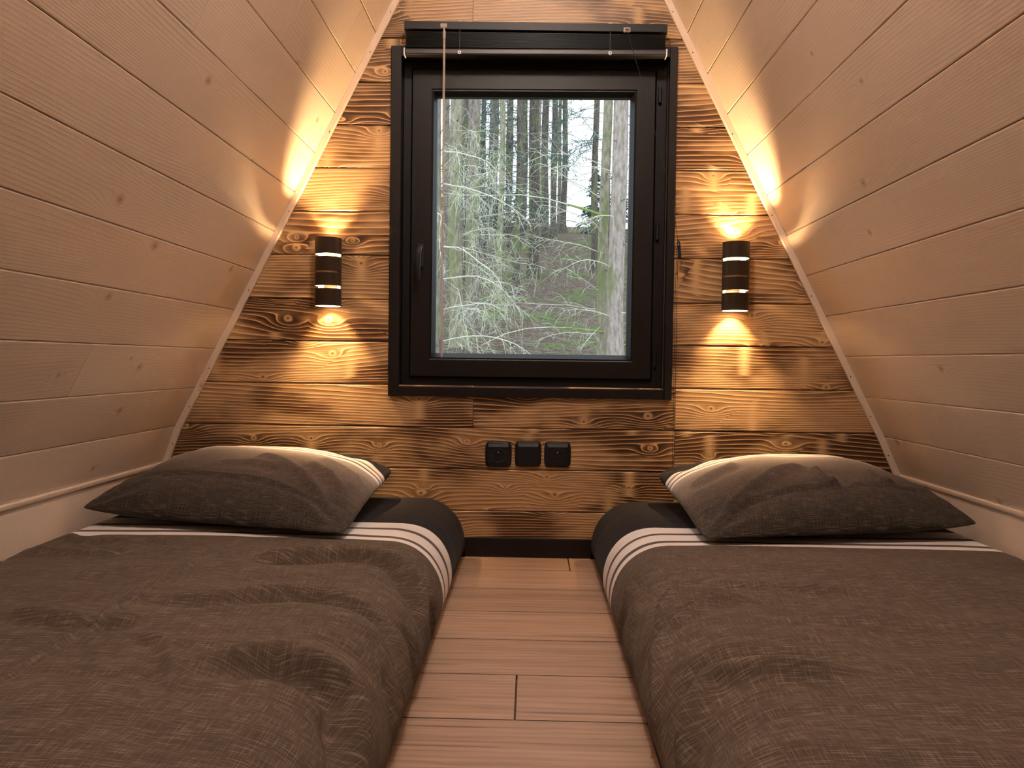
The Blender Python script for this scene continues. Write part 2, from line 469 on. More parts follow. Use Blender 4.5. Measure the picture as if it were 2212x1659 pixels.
# ---- end wall of burnt boards, cut out for the window
WX0, WX1, WZ0, WZ1 = -0.405, 0.396, 0.503, 1.500          # rough opening
bk = MB()
def backing_strip(z0, z1, xa=None, xb=None):
    l0, l1 = (sx_left(z0) - .03, sx_left(z1) - .03) if xa is None else (xa, xa)
    r0, r1 = (sx_right(z0) + .03, sx_right(z1) + .03) if xb is None else (xb, xb)
    y0, y1 = YB + 0.016, YB + 0.10
    bk.add([(l0, y0, z0), (r0, y0, z0), (r1, y0, z1), (l1, y0, z1), (l0, y1, z0), (r0, y1, z0), (r1, y1, z1), (l1, y1, z1)],
           [(0, 1, 2, 3), (7, 6, 5, 4), (0, 4, 5, 1), (1, 5, 6, 2), (2, 6, 7, 3), (3, 7, 4, 0)])
backing_strip(-0.02, 0.262); backing_strip(0.262, WZ0)
backing_strip(WZ0, WZ1, None, WX0); backing_strip(WZ0, WZ1, WX1, None)
backing_strip(WZ1, 2.40)
wall_back = bk.build('wall_back', BACKING); tag(wall_back, kind='structure')

def wall_board(z0, z1, xa=None, xb=None):
    """xa / xb None = run to the sloping side"""
    g_, c, th = 0.0008, 0.0032, 0.015
    def XL(z): return sx_left(z) + 0.001 if xa is None else xa
    def XR(z): return sx_right(z) - 0.001 if xb is None else xb
    prof = [(z0 + g_, th), (z0 + g_, c), (z0 + g_ + c, 0), (z1 - g_ - c, 0), (z1 - g_, c), (z1 - g_, th)]
    off = (random.uniform(0, 40), random.uniform(0, 40))
    v = []; uv = []
    for X in (XL, XR):
        for z, dpt in prof:
            v.append((X(z), YB + dpt, z)); uv.append((X(z) + off[0], z + off[1]))
    f = [(i, i + 1, i + 7, i + 6)[::-1] for i in range(5)] + [(0, 1, 2, 3, 4, 5)[::-1], (6, 7, 8, 9, 10, 11), (0, 5, 11, 6)[::-1]]
    obj('board', v, f, BURNT, wall_back, uvs=uv)

ZB = [0.008, 0.137, 0.263, 0.388, 0.515, 0.643, 0.770, 0.902, 1.032, 1.162, 1.290, 1.418, 1.548, 1.677, 1.806, 1.935, 2.064, 2.193, 2.322, 2.385]
for k in range(len(ZB) - 1):
    z0, z1 = ZB[k], ZB[k + 1]
    if k in (0,): wall_board(z0, z1)
    elif k in (1, 2): wall_board(z0, z1, None, 0.4315); wall_board(z0, z1, 0.4325, None)
    elif k == 3: wall_board(z0, z1, None, -0.1735); wall_board(z0, z1, -0.1725, 0.4315); wall_board(z0, z1, 0.4325, None)
    elif z1 < 1.53: wall_board(z0, z1, None, WX0 - 0.001); wall_board(z0, z1, WX1 + 0.001, None)
    elif k == 11: wall_board(z0, z1, None, WX0 - 0.001); wall_board(z0, z1, WX1 + 0.001, None); wall_board(WZ1 + 0.001, z1, WX0, WX1)
    elif k == 12: wall_board(z0, z1, None, -0.188); wall_board(z0, z1, -0.187, None)
    else: wall_board(z0, z1)
# narrow strips above and below the opening inside the casing line are covered by the lining

# ---- trims along the slope joint
def edge_trim(name, Pn, sgn, label):
    pts = [(Pn[0][0], 0.0)] + Pn[:-1]
    w, t = 0.019, 0.010
    inn = []
    for i, p in enumerate(pts):
        a = Vector(pts[max(i - 1, 0)]); b = Vector(pts[min(i + 1, len(pts) - 1)])
        d = (b - a).normalized(); nn = Vector((d.y, -d.x)) * sgn
        inn.append((p[0] + nn.x * w, p[1] + nn.y * w, nn))
    v = []; uv = []; L = 0
    for i, p in enumerate(pts):
        if i: L += (Vector(p) - Vector(pts[i - 1])).length
        q = inn[i]; nn = q[2]
        for (x, z, y) in ((p[0] + nn.x * .0005, p[1] + nn.y * .0005, YB - 0.0005), (p[0] + nn.x * .0005, p[1] + nn.y * .0005, YB - t), (q[0] - nn.x * .003, q[1] - nn.y * .003, YB - t), (q[0], q[1], YB - t + .003), (q[0], q[1], YB - .0005)):
            v.append((x, y, z)); uv.append((L, (x - p[0]) + y))
    f = []
    for i in range(len(pts) - 1):
        for k in range(5):
            q = (5 * i + k, 5 * i + (k + 1) % 5, 5 * i + 5 + (k + 1) % 5, 5 * i + 5 + k)
            f.append(q if sgn > 0 else q[::-1])
    o = obj(name, v, f, WHITE, uvs=uv); tag(o, kind='structure')
    s = 0.12
    for i in range(len(pts) - 1):
        a, b = Vector(pts[i]), Vector(pts[i + 1]); nn = inn[i][2] if i else Vector((sgn, 0))
        if i in (1, 2, 3, 5, 7, 9, 11, 12):
            m_ = a.lerp(b, 0.55) + nn * 0.012
            MB().cyl((m_.x, YB - t - 0.0003, m_.y), (0, 1, 0), 0.0018, 0.001, 8).build('nail', NAILM, o)
    return o
edge_trim('trim_1', LP, 1, '')
edge_trim('trim_2', RP, -1, '')
def foot_bead(name, P0, sgn, cut):
    """thin rounded bead covering the joint between slope and skirting board"""
    o = None
    prof = [(0, 0.009), (0.003, 0.0085), (0.006, 0.006), (0.0075, 0.002), (0.007, -0.003), (0.003, -0.0055), (0, -0.0055)]
    root = empty(name, (P0[0], 0.2, P0[1]), kind='structure')
    for a, b in ((YF, cut), (cut + 0.0015, YB - 0.011)):
        v = []; uv = []
        for y in (a, b):
            for i, (dx, dz) in enumerate(prof):
                lean = 0.36 * max(dz, 0)
                v.append((P0[0] + sgn * (dx + lean), y, P0[1] + dz)); uv.append((y, i * .004))
        n = len(prof)
        f = [(i, i + 1, n + i + 1, n + i) for i in range(n - 1)] + [tuple(range(n))[::-1], tuple(range(n, 2 * n))]
        if sgn < 0: f = [q[::-1] for q in f]
        obj('bead', v, f, WHITE, root, uvs=uv)
foot_bead('trim_3', LP[0], 1, 1.85)
foot_bead('trim_4', RP[0], -1, 1.1)

# ---- skirting
o = MB().box(-1.09, 1.075, YB - 0.012, YB - 0.0006, 0.001, 0.058, 0.0015).build('baseboard_back', BLACKPAINT)
tag(o, kind='structure')

# ================================================================== WINDOW
win = empty('window_1', (-0.004, YB, 0.48), kind='structure')
CX0, CX1, CZ0, CZ1 = -0.428, 0.4185, 0.4815, 1.520
IX0, IX1, IZ0, IZ1 = -0.397, 0.3965, 0.511, 1.490
yc = 2.435
cs = win
def lin_box(nm, *a, mat=BLACKPAINT, bev=0.0015, par=None):
    o = MB().box(*a, bev).build(nm, mat, par or win); return o
lin_box('casing_board', CX0, IX0, yc, YB + 0.095, CZ0, CZ1)
lin_box('casing_board', IX1, CX1, yc, YB + 0.095, CZ0, CZ1)
lin_box('casing_board', IX0, IX1, yc + .002, YB + 0.095, CZ0, IZ0)
lin_box('casing_board', IX0, IX1, yc + .002, YB + 0.095, IZ1, CZ1)
# fixed frame, mitred picture-frame sections
def picture_frame(nm, ox0, ox1, oz0, oz1, ix0, ix1, iz0, iz1, prof, mat, par):
    """prof: list of (fraction outer->inner, y); closed around the four sides"""
    mb = []; n = len(prof); v = []
    for (ox, oz, ix, iz) in ((ox0, oz0, ix0, iz0), (ox1, oz0, ix1, iz0), (ox1, oz1, ix1, iz1), (ox0, oz1, ix0, iz1)):
        for fr, y in prof:
            v.append((ox + (ix - ox) * fr, y, oz + (iz - oz) * fr))
    f = []
    for c_ in range(4):
        d_ = (c_ + 1) % 4
        for k in range(n):
            f.append((c_ * n + k, c_ * n + (k + 1) % n, d_ * n + (k + 1) % n, d_ * n + k)[::-1])
    return obj(nm, v, f, mat, par)
SX0, SX1, SZ0, SZ1 = -0.374, 0.365, 0.535, 1.467       # sash outer
BX0, BX1, BZ0, BZ1 = -0.307, 0.302, 0.594, 1.402       # bead outer
GX0, GX1, GZ0, GZ1 = -0.295, 0.288, 0.612, 1.387       # visible glass
picture_frame('window_frame', IX0 + .0005, IX1 - .0005, IZ0 + .0005, IZ1 - .0005, SX0 + 0.004, SX1 - 0.004, SZ0 + 0.004, SZ1 - 0.004,
              [(0, 2.545), (0, 2.482), (0.06, 2.480), (0.90, 2.480), (1.0, 2.484), (1.0, 2.545)], PVC, win)
sash = picture_frame('sash', SX0 + .0045, SX1 - .0045, SZ0 + .0045, SZ1 - .0045, BX0, BX1, BZ0, BZ1,
              [(0, 2.53), (0, 2.470), (0.05, 2.4665), (0.95, 2.4665), (1.0, 2.468), (1.0, 2.53)], PVC, win)
picture_frame('glazing_bead', BX0 + .0003, BX1 - .0003, BZ0 + .0003, BZ1 - .0003, GX0, GX1, GZ0, GZ1,
              [(0, 2.51), (0, 2.469), (0.25, 2.4685), (1.0, 2.4885), (1.0, 2.51)], PVC, sash)
MB().box(GX0 - .004, GX1 + .004, 2.492, 2.496, GZ0 - .004, GZ1 + .004).build('pane', GLASS, sash)
# handle
hd = MB().box(-0.3475, -0.3285, 2.456, 2.4662, 0.868, 0.940, 0.004, 3).build('handle_base', PLASTIC, win)
hm = MB()
path = [(-0.338, 2.457, 0.925), (-0.338, 2.440, 0.925), (-0.3385, 2.430, 0.921), (-0.340, 2.425, 0.905), (-0.341, 2.425, 0.87), (-0.341, 2.427, 0.84), (-0.341, 2.430, 0.825)]
hm.tube(path, [.0085, .0085, .0095, .0092, .0085, .0075, .005], 10)
autosmooth(hm.build('handle_lever', PLASTIC, win), 50)
# hinges on the other stile
for z, x in ((1.392, 0.3735), (0.984, 0.3725), (0.603, 0.3715)):
    hb = MB().box(x - .0045, x + .0045, 2.4705, 2.4798, z - 0.026, z + 0.026, 0.002)
    hb.cyl((x, 2.469, z), (0, 0, 1), 0.004, 0.048, 10)
    hb.build('hinge', PLASTIC, win)

# ================================================================== VENETIAN BLIND
bl = empty('venetian_blind', (-0.002, 2.40, 1.475), 'black venetian blind pulled up into a stack above the window', 'blind')
bx0, bx1 = -0.383, 0.379
TILT = -0.0075 / 0.762
def bz(x, z): return z + (x - bx0) * TILT
def tilted_box(nm, x0, x1, y0, y1, z0, z1, mat, bev=.001, par=None, k=1.0):
    m_ = MB().box(x0, x1, y0, y1, z0, z1, bev)
    m_.v = [(x, y, z + (x - bx0) * TILT * k) for x, y, z in m_.v]
    return m_.build(nm, mat, par or bl)
hr = tilted_box('headrail', bx0, bx1, 2.392, 2.4335, 1.552, 1.575, BLACKPAINT)
for x in (bx0 + .0005, bx1 - .0005):
    tilted_box('end_cap', x - .0012, x + .0012, 2.391, 2.430, 1.550, 1.5755, RAILM)
for i in range(13):                                   # gathered slats
    z = 1.5015 + i * 0.0036
    sl = MB(); xs = np.linspace(bx0 + .004, bx1 - .004, 2); n = 6; v = []
    for x in xs:
        for j in range(n):
            u = j / (n - 1); v.append((x, 2.394 + u * .025, z + 0.0016 * math.sin(math.pi * u) + (x - bx0) * TILT * (0.45 + .04 * i)))
        for j in range(n):
            u = 1 - j / (n - 1); v.append((x, 2.394 + u * .025, z - .0004 + 0.0016 * math.sin(math.pi * u) + (x - bx0) * TILT * (0.45 + .04 * i)))
    f = [(k, (k + 1) % 12, 12 + (k + 1) % 12, 12 + k) for k in range(12)] + [tuple(range(12))[::-1], tuple(range(12, 24))]
    obj('slat', v, f, SLAT, bl)
br_ = tilted_box('bottom_rail', bx0 + .001, bx1 - .001, 2.391, 2.419, 1.478, 1.4965, RAILM, .004, None, 0.1)
for x in (bx0 + .001, bx1 - .001):
    tilted_box('end_cap', x - .002, x + .002, 2.390, 2.420, 1.477, 1.4975, WHITEPL, .001, None, 0.1)
for x in (-0.221, 0.215):
    m_ = MB().cyl((x, 2.3895, 1.4835), (0, 1, 0), 0.0052, 0.003, 16)
    b_ = m_.build('cord_button', WHITEPL, bl)
    MB().cyl((x, 2.3876, 1.4835), (0, 1, 0), 0.0018, 0.0012, 8).build('cord_knot', CORDM, b_)
    for dy in (2.3925, 2.4195):                        # ladder tapes
        MB().box(x - .0015, x + .0015, dy - .0004, dy + .0004, bz(x, 1.4975), bz(x, 1.551)).build('ladder_tape', CORDM, bl)
    # bracket clip over the headrail
    tilted_box('bracket', x - .006, x + .006, 2.3905, 2.434, 1.5745, 1.5765, WHITEPL, .0004)
# tilter with wand
tl = MB().box(-0.277, -0.257, 2.381, 2.3915, 1.5525, 1.564, 0.002).build('tilter', ACRYL, bl)
wp = [(-0.265, 2.384, 1.553), (-0.2655, 2.381, 1.545), (-0.2645, 2.380, 1.538)]
MB().tube(wp, [.0022, .003, .0022], 8).build('wand_hook', PINM, bl)
m_ = MB().tube([(-0.2645, 2.380, 1.538), (-0.2638, 2.379, 1.07), (-0.2622, 2.380, 0.604)], [.0036, .0036, .0036], 6)
m_.build('wand', ACRYL, bl)
MB().tube([(-0.2645, 2.380, 1.541), (-0.2645, 2.380, 1.520)], .0044, 8).build('wand_sleeve', ACRYL, bl)
MB().tube([(-0.2622, 2.380, 0.608), (-0.2622, 2.380, 0.598)], [.0042, .0030], 8).build('wand_tip', ACRYL, bl)
# cord lock and pull cord with tassel
MB().box(0.252, 0.272, 2.384, 2.3915, 1.543, 1.5555, 0.0015).build('cord_lock', ACRYL, bl)
MB().tube([(0.256, 2.382, 1.549), (0.268, 2.382, 1.549)], .0022, 8).build('lock_roller', PINM, bl)
c1 = [(0.262, 2.386, 1.546), (0.300, 2.390, 1.43), (0.345, 2.402, 1.28), (0.392, 2.414, 1.12), (0.414, 2.419, 1.03), (0.4265, 2.421, 0.945)]
MB().tube(c1, 0.0008, 5).build('pull_cord', CORDM, bl)
tm = MB().tube([(0.4265, 2.421, 0.952), (0.4275, 2.420, 0.946), (0.4290, 2.420, 0.934), (0.4305, 2.420, 0.915), (0.4310, 2.420, 0.900), (0.4310, 2.420, 0.896)], [.002, .0048, .0052, .0046, .0055, .004], 10)
autosmooth(tm.build('tassel', PLASTIC, bl), 60)
MB().tube([(0.4255, 2.4165, 0.9375), (0.4285, 2.4145, 0.9375)], .0022, 8).build('tassel_bead', PINM, bl)
for dx, e in ((-0.0035, 0.0), (0.0, 0.0015)):
    c2 = [(0.4265 + dx, 2.4205, 0.93)] + [(0.4245 + dx + 0.004 * (1 - zz) * math.sin(zz * 3) + e, 2.421 + 0.012 * (1 - zz), zz) for zz in (0.8, 0.65, 0.5, 0.4, 0.3, 0.24, 0.205)]
    MB().tube(c2, 0.0008, 5).build('hanging_cord', CORDM, bl)

# ================================================================== SCONCES
def sconce(x0, label, twist):
    zc0, zc1, yc_ = 0.745, 0.944, 2.4005
    R1, R0 = 0.0388, 0.0362
    root = empty('wall_sconce', (x0, YB, zc0), label, 'wall lamp', 'cylinder sconces either side of the window')
    zs = [zc0, 0.7955, 0.8040, 0.8415, 0.8465, 0.8880, 0.8965, zc1]
    slit_rows = {1: (0.0, 2.05), 3: (twist, 1.45), 5: (0.0, 2.05)}
    nA = 72
    def in_slit(row, k):
        if row not in slit_rows: return False
        c, half = slit_rows[row]
        a = 2 * math.pi * (k + .5) / nA                  # 0 = towards the room
        d = (a - c + math.pi) % (2 * math.pi) - math.pi
        return abs(d) < half
    def pt(r, k, z):
        a = 2 * math.pi * k / nA
        return (x0 + r * math.sin(a), yc_ - r * math.cos(a), z)
    v = []; f = []; fm = []
    nz = len(zs)
    for r in (R1, R0):
        for z in zs:
            for k in range(nA): v.append(pt(r, k, z))
    O = lambda i, k: i * nA + k % nA
    I = lambda i, k: nz * nA + i * nA + k % nA
    for i in range(nz - 1):
        for k in range(nA):
            if in_slit(i, k): continue
            f.append((O(i, k), O(i, k + 1), O(i + 1, k + 1), O(i + 1, k))); fm.append(0)
            f.append((I(i, k), I(i + 1, k), I(i + 1, k + 1), I(i, k + 1))); fm.append(1)
            for di, a, b in ((-1, i, i), (1, i + 1, i + 1)):
                j = i + di
                if j < 0 or j >= nz - 1 or in_slit(j, k):
                    q = (O(a, k), O(a, k + 1), I(a, k + 1), I(a, k)); f.append(q if di > 0 else q[::-1]); fm.append(0)
            for dk, kk in ((-1, k), (1, k + 1)):
                if in_slit(i, k + dk):
                    q = (O(i, kk), O(i + 1, kk), I(i + 1, kk), I(i, kk)); f.append(q if dk < 0 else q[::-1]); fm.append(0)
    body = obj('body', v, f, [BRONZE, ENAMEL], root, fmat=fm)
    autosmooth(body, 40)
    # wall plate
    MB().box(x0 - .024, x0 + .024, yc_ + R0 - .006, YB - .0006, 0.79, 0.90, .002).build('wall_plate', BRONZE, root)
    # closed middle section carrying the lamp holders, with the inlay strip showing in the middle slit
    mb = MB(); prof = [(R0 - .001, 0.8405), (R0 - .001, 0.8475)]
    strip = MB().tube([(x0, yc_, 0.8405), (x0, yc_, 0.8475)], R0 - .0008, 48)
    strip.build('inlay_strip', TANSTRIP, root, smooth=False)
    for s, zc in ((1, 0.8475), (-1, 0.8405)):
        lamp = MB()
        lamp.tube([(x0, yc_, zc), (x0, yc_, zc + s * .008), (x0, yc_, zc + s * .010), (x0, yc_, zc + s * .022)], [.012, .012, .010, .019], 24)
        lh = lamp.build('lamp_holder', ENAMEL, root)
        MB().cyl((x0, yc_, zc + s * .0228), (0, 0, 1), .0175, .0012, 24).build('lamp_lens', BULBM, lh)
        d = bpy.data.lights.new('sconce_light', 'SPOT')
        d.energy = LAMP_W; d.color = LAMP_COL; d.shadow_soft_size = 0.016; d.spot_size = math.radians(156); d.spot_blend = 0.9
        lo = bpy.data.objects.new('sconce_light', d); COL.objects.link(lo)
        lo.parent = root; lo.location = Vector((x0, yc_, zc + s * .0265)) - Vector((x0, YB, zc0))
        if s > 0: lo.rotation_euler = (math.pi, 0, 0)
sconce(-0.602, 'dark bronze cylinder wall lamp between the window-handle side and the slope', -0.35)
sconce(0.5915, 'dark bronze cylinder wall lamp beside the hanging blind cord', -0.45)

# ================================================================== SOCKETS
def plate(x0, x1, z0, z1, root):
    cx, cz = (x0 + x1) / 2, (z0 + z1) / 2; hw, hh = (x1 - x0) / 2, (z1 - z0) / 2
    levels = [(YB - .0004, 1.0), (YB - .004, 1.0), (YB - .009, .955), (YB - .0105, .90), (YB - .0110, .80)]
    n = 40; v = []; f = []
    for y, s in levels:
        for k in range(n):
            a = 2 * math.pi * k / n; p = 0.16 if s > .97 else .13
            c, q = math.cos(a), math.sin(a)
            e = 7.0
            r = (abs(c) ** e + abs(q) ** e) ** (-1 / e)
            bul = 1 + 0.03 * (1 - abs(q * r) ** 2)
            v.append((cx + hw * s * c * r * bul * .985, y, cz + hh * s * q * r))
    for i in range(len(levels) - 1):
        for k in range(n):
            f.append((i * n + k, i * n + (k + 1) % n, (i + 1) * n + (k + 1) % n, (i + 1) * n + k))
    f.append(tuple((len(levels) - 1) * n + k for k in range(n)))
    o = obj('plate', v, f, PLASTIC, root); autosmooth(o, 35); return cx, cz, hw, hh
for i, (x0, x1, z0, z1) in enumerate(((-0.134, -0.0555, 0.271, 0.349), (-0.045, 0.0335, 0.2735, 0.3515), (0.0430, 0.1220, 0.2735, 0.3510))):
    if i == 1:
        root = empty('light_switch', ((x0 + x1) / 2, YB, z0), 'black square wall switch between the two power sockets', 'switch')
    else:
        root = empty('power_socket', ((x0 + x1) / 2, YB, z0), ['black wall power socket on the window-handle side of the switch', 'black wall power socket on the blind-cord side of the switch'][i // 2], 'socket', 'power sockets below the window')
    cx, cz, hw, hh = plate(x0, x1, z0, z1, root)
    w = 0.0285; zt = cz + 0.021; zb = cz - 0.026
    yf = YB - .0125
    # sloping brow above the insert
    b = MB().add([(cx - w - .002, YB - .0105, hh + cz - .006), (cx + w + .002, YB - .0105, hh + cz - .006), (cx + w + .001, YB - .0155, zt + .001), (cx - w - .001, YB - .0155, zt + .001),
                  (cx - w - .001, YB - .0105, zt + .001), (cx + w + .001, YB - .0105, zt + .001)],
                 [(0, 3, 2, 1), (3, 4, 5, 2), (0, 4, 3), (1, 2, 5), (0, 1, 5, 4)]).build('brow', PLASTIC, root)
    if i == 1:
        mb = MB()
        v = []; nseg = 8
        for k in range(nseg + 1):
            u = k / nseg; z = zb + (zt - zb) * u
            y = YB - .0112 - .0035 * u ** 1.5
            v += [(cx - w, y, z), (cx + w, y, z), (cx - w, YB - .010, z), (cx + w, YB - .010, z)]
        f = []
        for k in range(nseg):
            a = 4 * k
            f += [(a, a + 1, a + 5, a + 4), (a + 2, a, a + 4, a + 6), (a + 1, a + 3, a + 7, a + 5)]
        f += [(4 * nseg, 4 * nseg + 1, 4 * nseg + 3, 4 * nseg + 2), (0, 2, 3, 1)]
        obj('rocker', v, f, PLASTIC, root)
    else:
        # insert with round well
        n = 48; r = 0.0195; wz = cz - .003
        v = []; f = []
        ring_o = []
        for k in range(n):
            a = 2 * math.pi * (k + .5) / n; c, s = math.cos(a), math.sin(a)
            m_ = max(abs(c) / w, abs(s) / (0.5 * (zt - zb)))
            v.append((cx + c / m_, yf, (zt + zb) / 2 + s / m_))
        for rr, y in ((r + .001, yf), (r, yf + .0008), (r - .0005, yf + .0075)):
            for k in range(n):
                a = 2 * math.pi * (k + .5) / n
                v.append((cx + rr * math.cos(a), y, wz + rr * math.sin(a)))
        for i_ in range(3):
            for k in range(n): f.append((i_ * n + k, i_ * n + (k + 1) % n, (i_ + 1) * n + (k + 1) % n, (i_ + 1) * n + k)[::1])
        f.append(tuple(3 * n + k for k in range(n)))
        ins = obj('insert', v, f, PLASTIC, root)
        rg = MB().tube([(cx + (r + .0004) * math.cos(2 * math.pi * k / 40), yf - .0003, wz + (r + .0004) * math.sin(2 * math.pi * k / 40)) for k in range(41)], .0009, 6, False).build('rim', RIMM, ins, smooth=True)
        for dx in (-.0095, .0095):
            MB().cyl((cx + dx, yf + .0072, wz), (0, 1, 0), .0027, .0012, 14).build('pin_hole', CORDM, ins)
        MB().cyl((cx, yf + .0035, wz + .0095), (0, 1, 0), .0021, .009, 12).build('earth_pin', PINM, ins)

# ================================================================== BEDDING
_perm = np.random.default_rng(3).permutation(512)
def pn(x, y, seed=0):
    """2-D gradient noise on arrays, about -0.7..0.7"""
    x = np.asarray(x, float) + seed * 17.13; y = np.asarray(y, float) + seed * 9.71
    xi = np.floor(x).astype(int); yi = np.floor(y).astype(int); xf = x - xi; yf = y - yi
    def gr(ix, iy, dx, dy):
        a = _perm[(_perm[ix % 512] + iy) % 512] * (2 * np.pi / 512)
        return np.cos(a) * dx + np.sin(a) * dy
    u = xf ** 3 * (xf * (xf * 6 - 15) + 10); v = yf ** 3 * (yf * (yf * 6 - 15) + 10)
    a = gr(xi, yi, xf, yf); b = gr(xi + 1, yi, xf - 1, yf); c = gr(xi, yi + 1, xf, yf - 1); d = gr(xi + 1, yi + 1, xf - 1, yf - 1)
    return (a + (b - a) * u) * (1 - v) + (c + (d - c) * u) * v

def fold(X, Y, pts, A, w, under=0.7, fade=True):
    """ridge along a polyline with a hollow on its right-hand side"""
    best = np.full(X.shape, 1e9); sd = np.zeros(X.shape); tt = np.zeros(X.shape)
    n = len(pts) - 1
    for i in range(n):
        (x0, y0), (x1, y1) = pts[i], pts[i + 1]
        dx, dy = x1 - x0, y1 - y0; L2 = dx * dx + dy * dy
        t = np.clip(((X - x0) * dx + (Y - y0) * dy) / L2, 0, 1)
        ex, ey = X - (x0 + t * dx), Y - (y0 + t * dy)
        d = np.hypot(ex, ey); m = d < best
        cr_ = (dx * ey - dy * ex)
        best = np.where(m, d, best); sd = np.where(m, np.where(cr_ >= 0, d, -d), sd); tt = np.where(m, (i + t) / n, tt)
    end = np.clip(np.minimum(tt, 1 - tt) * 5, 0, 1) if fade else 1.0
    end = end * end * (3 - 2 * end) if fade else 1.0
    return A * end * (np.exp(-(sd / w) ** 2) - under * np.exp(-((sd + 1.7 * w) / (1.2 * w)) ** 2))

STRIPE = (0.80, 0.745, 0.715); STHIN = (0.115, 0.090, 0.082); CHAR = (0.082, 0.062, 0.047); INK = (0.018, 0.016, 0.017)
vs = 0.4
DUVET = mat_bedding('melange_duvet_cotton', dict(
    colour=[(0.0, CHAR), (1.812 * vs, STRIPE), (1.842 * vs, STHIN), (1.860 * vs, STRIPE), (1.915 * vs, STHIN), (1.940 * vs, STRIPE), (2.005 * vs, INK)],
    melange=[(0.0, 1.0), (1.812 * vs, 0.0)]), warp=0.012, vs=vs, thread=0.55)

def duvet(name, sgn, xin, xout, label, folds, seed):
    """duvet tucked over a floor mattress: sgn=-1 the bed at negative x; xin inner side, xout wall side"""
    top = 0.184; rx, rz = 0.135, 0.132; ri = 0.055
    W = abs(xout - xin)
    prof = []                                        # (distance from inner edge, z)
    for k in range(6): prof.append((0.014 - 0.014 * math.sin(k / 5 * math.pi / 2), 0.003 + (top - rz - 0.003) * k / 5))
    for k in range(1, 25):
        a = math.pi / 2 * k / 24
        prof.append((rx - rx * math.cos(a) ** 0.9, top - rz + rz * math.sin(a) ** 0.95))
    for k in range(1, 100): prof.append((rx + (W - rx - ri) * k / 100, top))
    for k in range(13):
        a = math.pi / 2 * k / 12; prof.append((W - ri + ri * math.sin(a), top - ri + ri * math.cos(a)))
    for k in range(1, 4): prof.append((W, (top - ri) * (1 - k / 3) + .003 * k / 3))
    prof = np.array(prof)
    seg = np.r_[0, np.cumsum(np.hypot(*np.diff(prof, axis=0).T))]
    m = 170
    S = np.linspace(0, seg[-1], m)
    dist = np.interp(S, seg, prof[:, 0]); zz = np.interp(S, seg, prof[:, 1])
    # cloth coordinate: equals real x on the flat top, runs on past the edge
    s_flat = np.interp(rx, prof[6:40, 0], seg[6:40])
    xi = xin + sgn * (rx + (S - s_flat))
    ny = 250
    Yh, Yf = 2.425, 0.42
    Yv = np.linspace(Yh, Yf, ny)
    X = np.tile(xin + sgn * dist, (ny, 1)); Z = np.tile(zz, (ny, 1)); Y = np.tile(Yv[:, None], (1, m)); XI = np.tile(xi, (ny, 1))
    tx = np.gradient(dist, S) * sgn; tz = np.gradient(zz, S)
    nx, nz = -tz * sgn * 1.0, tx * sgn
    # normal pointing out of the bed
    NX = np.tile(np.where(True, -tz * sgn, 0), (ny, 1)); NZ = np.tile(tx * sgn, (ny, 1))
    edge = np.exp(-((np.abs(XI - xin) - 0.05) / 0.10) ** 2)
    calm = 1 / (1 + np.exp((Y - 1.72) / 0.05))       # the pillow end lies flat
    Dd = 0.010 * pn(XI * 3.2, Y * 3.0, seed) * (0.35 + .65 * calm)
    Dd += 0.0065 * pn(XI * 3.5, Y * 12.0, seed + 1) * (0.3 + calm)
    Dd += 0.0030 * (1 - 2 * np.abs(pn(XI * 5.0 + Y * 3, Y * 17.0, seed + 6))) * calm
    Dd += 0.0016 * pn(XI * 14.0, Y * 34.0, seed + 2) * calm
    Dd += 0.0100 * edge * pn(XI * 3.0, Y * 11.0, seed + 3) * (0.35 + calm)
    Dd += 0.0030 * edge * pn(XI * 5.0 + Y * 9, Y * 26.0, seed + 4)
    for pts, A, w, un in folds:
        Dd += fold(XI, Y, pts, A * 1.9, w * 0.85, un)
    crown = 0.012 * np.sin(np.clip((dist - .05) / (W - .1), 0, 1) * np.pi)
    Z = Z + crown[None, :] * calm
    base = np.clip((S - 0.02) / 0.12, 0, 1)[None, :]; out = np.clip((seg[-1] - S) / 0.12, 0, 1)[None, :]
    Dd = Dd * base * np.minimum(1, .15 + out)
    # head and foot ends roll over
    endr = np.minimum(np.clip((Yh - Y) / 0.035, 0, 1), np.clip((Y - Yf) / 0.06, 0, 1)); er = np.sqrt(1 - (1 - endr) ** 2)
    Xw = X + NX * Dd; Zw = Z + NZ * Dd
    Zw = np.maximum(Zw, 0.002) * (0.55 + 0.45 * er)
    v = np.stack([Xw, Y, Zw], -1).reshape(-1, 3)
    uv = np.stack([XI, Y], -1).reshape(-1, 2)
    f = []
    for i in range(ny - 1):
        for j in range(m - 1):
            q = (i * m + j, i * m + j + 1, (i + 1) * m + j + 1, (i + 1) * m + j)
            f.append(q if sgn > 0 else q[::-1])
    # end closures down to the floor
    nv = len(v); v = v.tolist(); uv = uv.tolist()
    for i in (0, ny - 1):
        b0 = len(v)
        for j in range(m):
            p = v[i * m + j]; v.append((p[0], p[1], 0.002)); uv.append((xi[j], Yv[i] + (p[2] - .002) * (1 if i == 0 else -1)))
        for j in range(m - 1):
            q = (i * m + j, b0 + j, b0 + j + 1, i * m + j + 1)
            if (sgn > 0) == (i == 0): q = q[::-1]
            f.append(q[::-1])
    o = obj(name, v, f, DUVET, uvs=uv, smooth=True)
    return tag(o, label, 'duvet', 'striped duvets on the two floor beds')

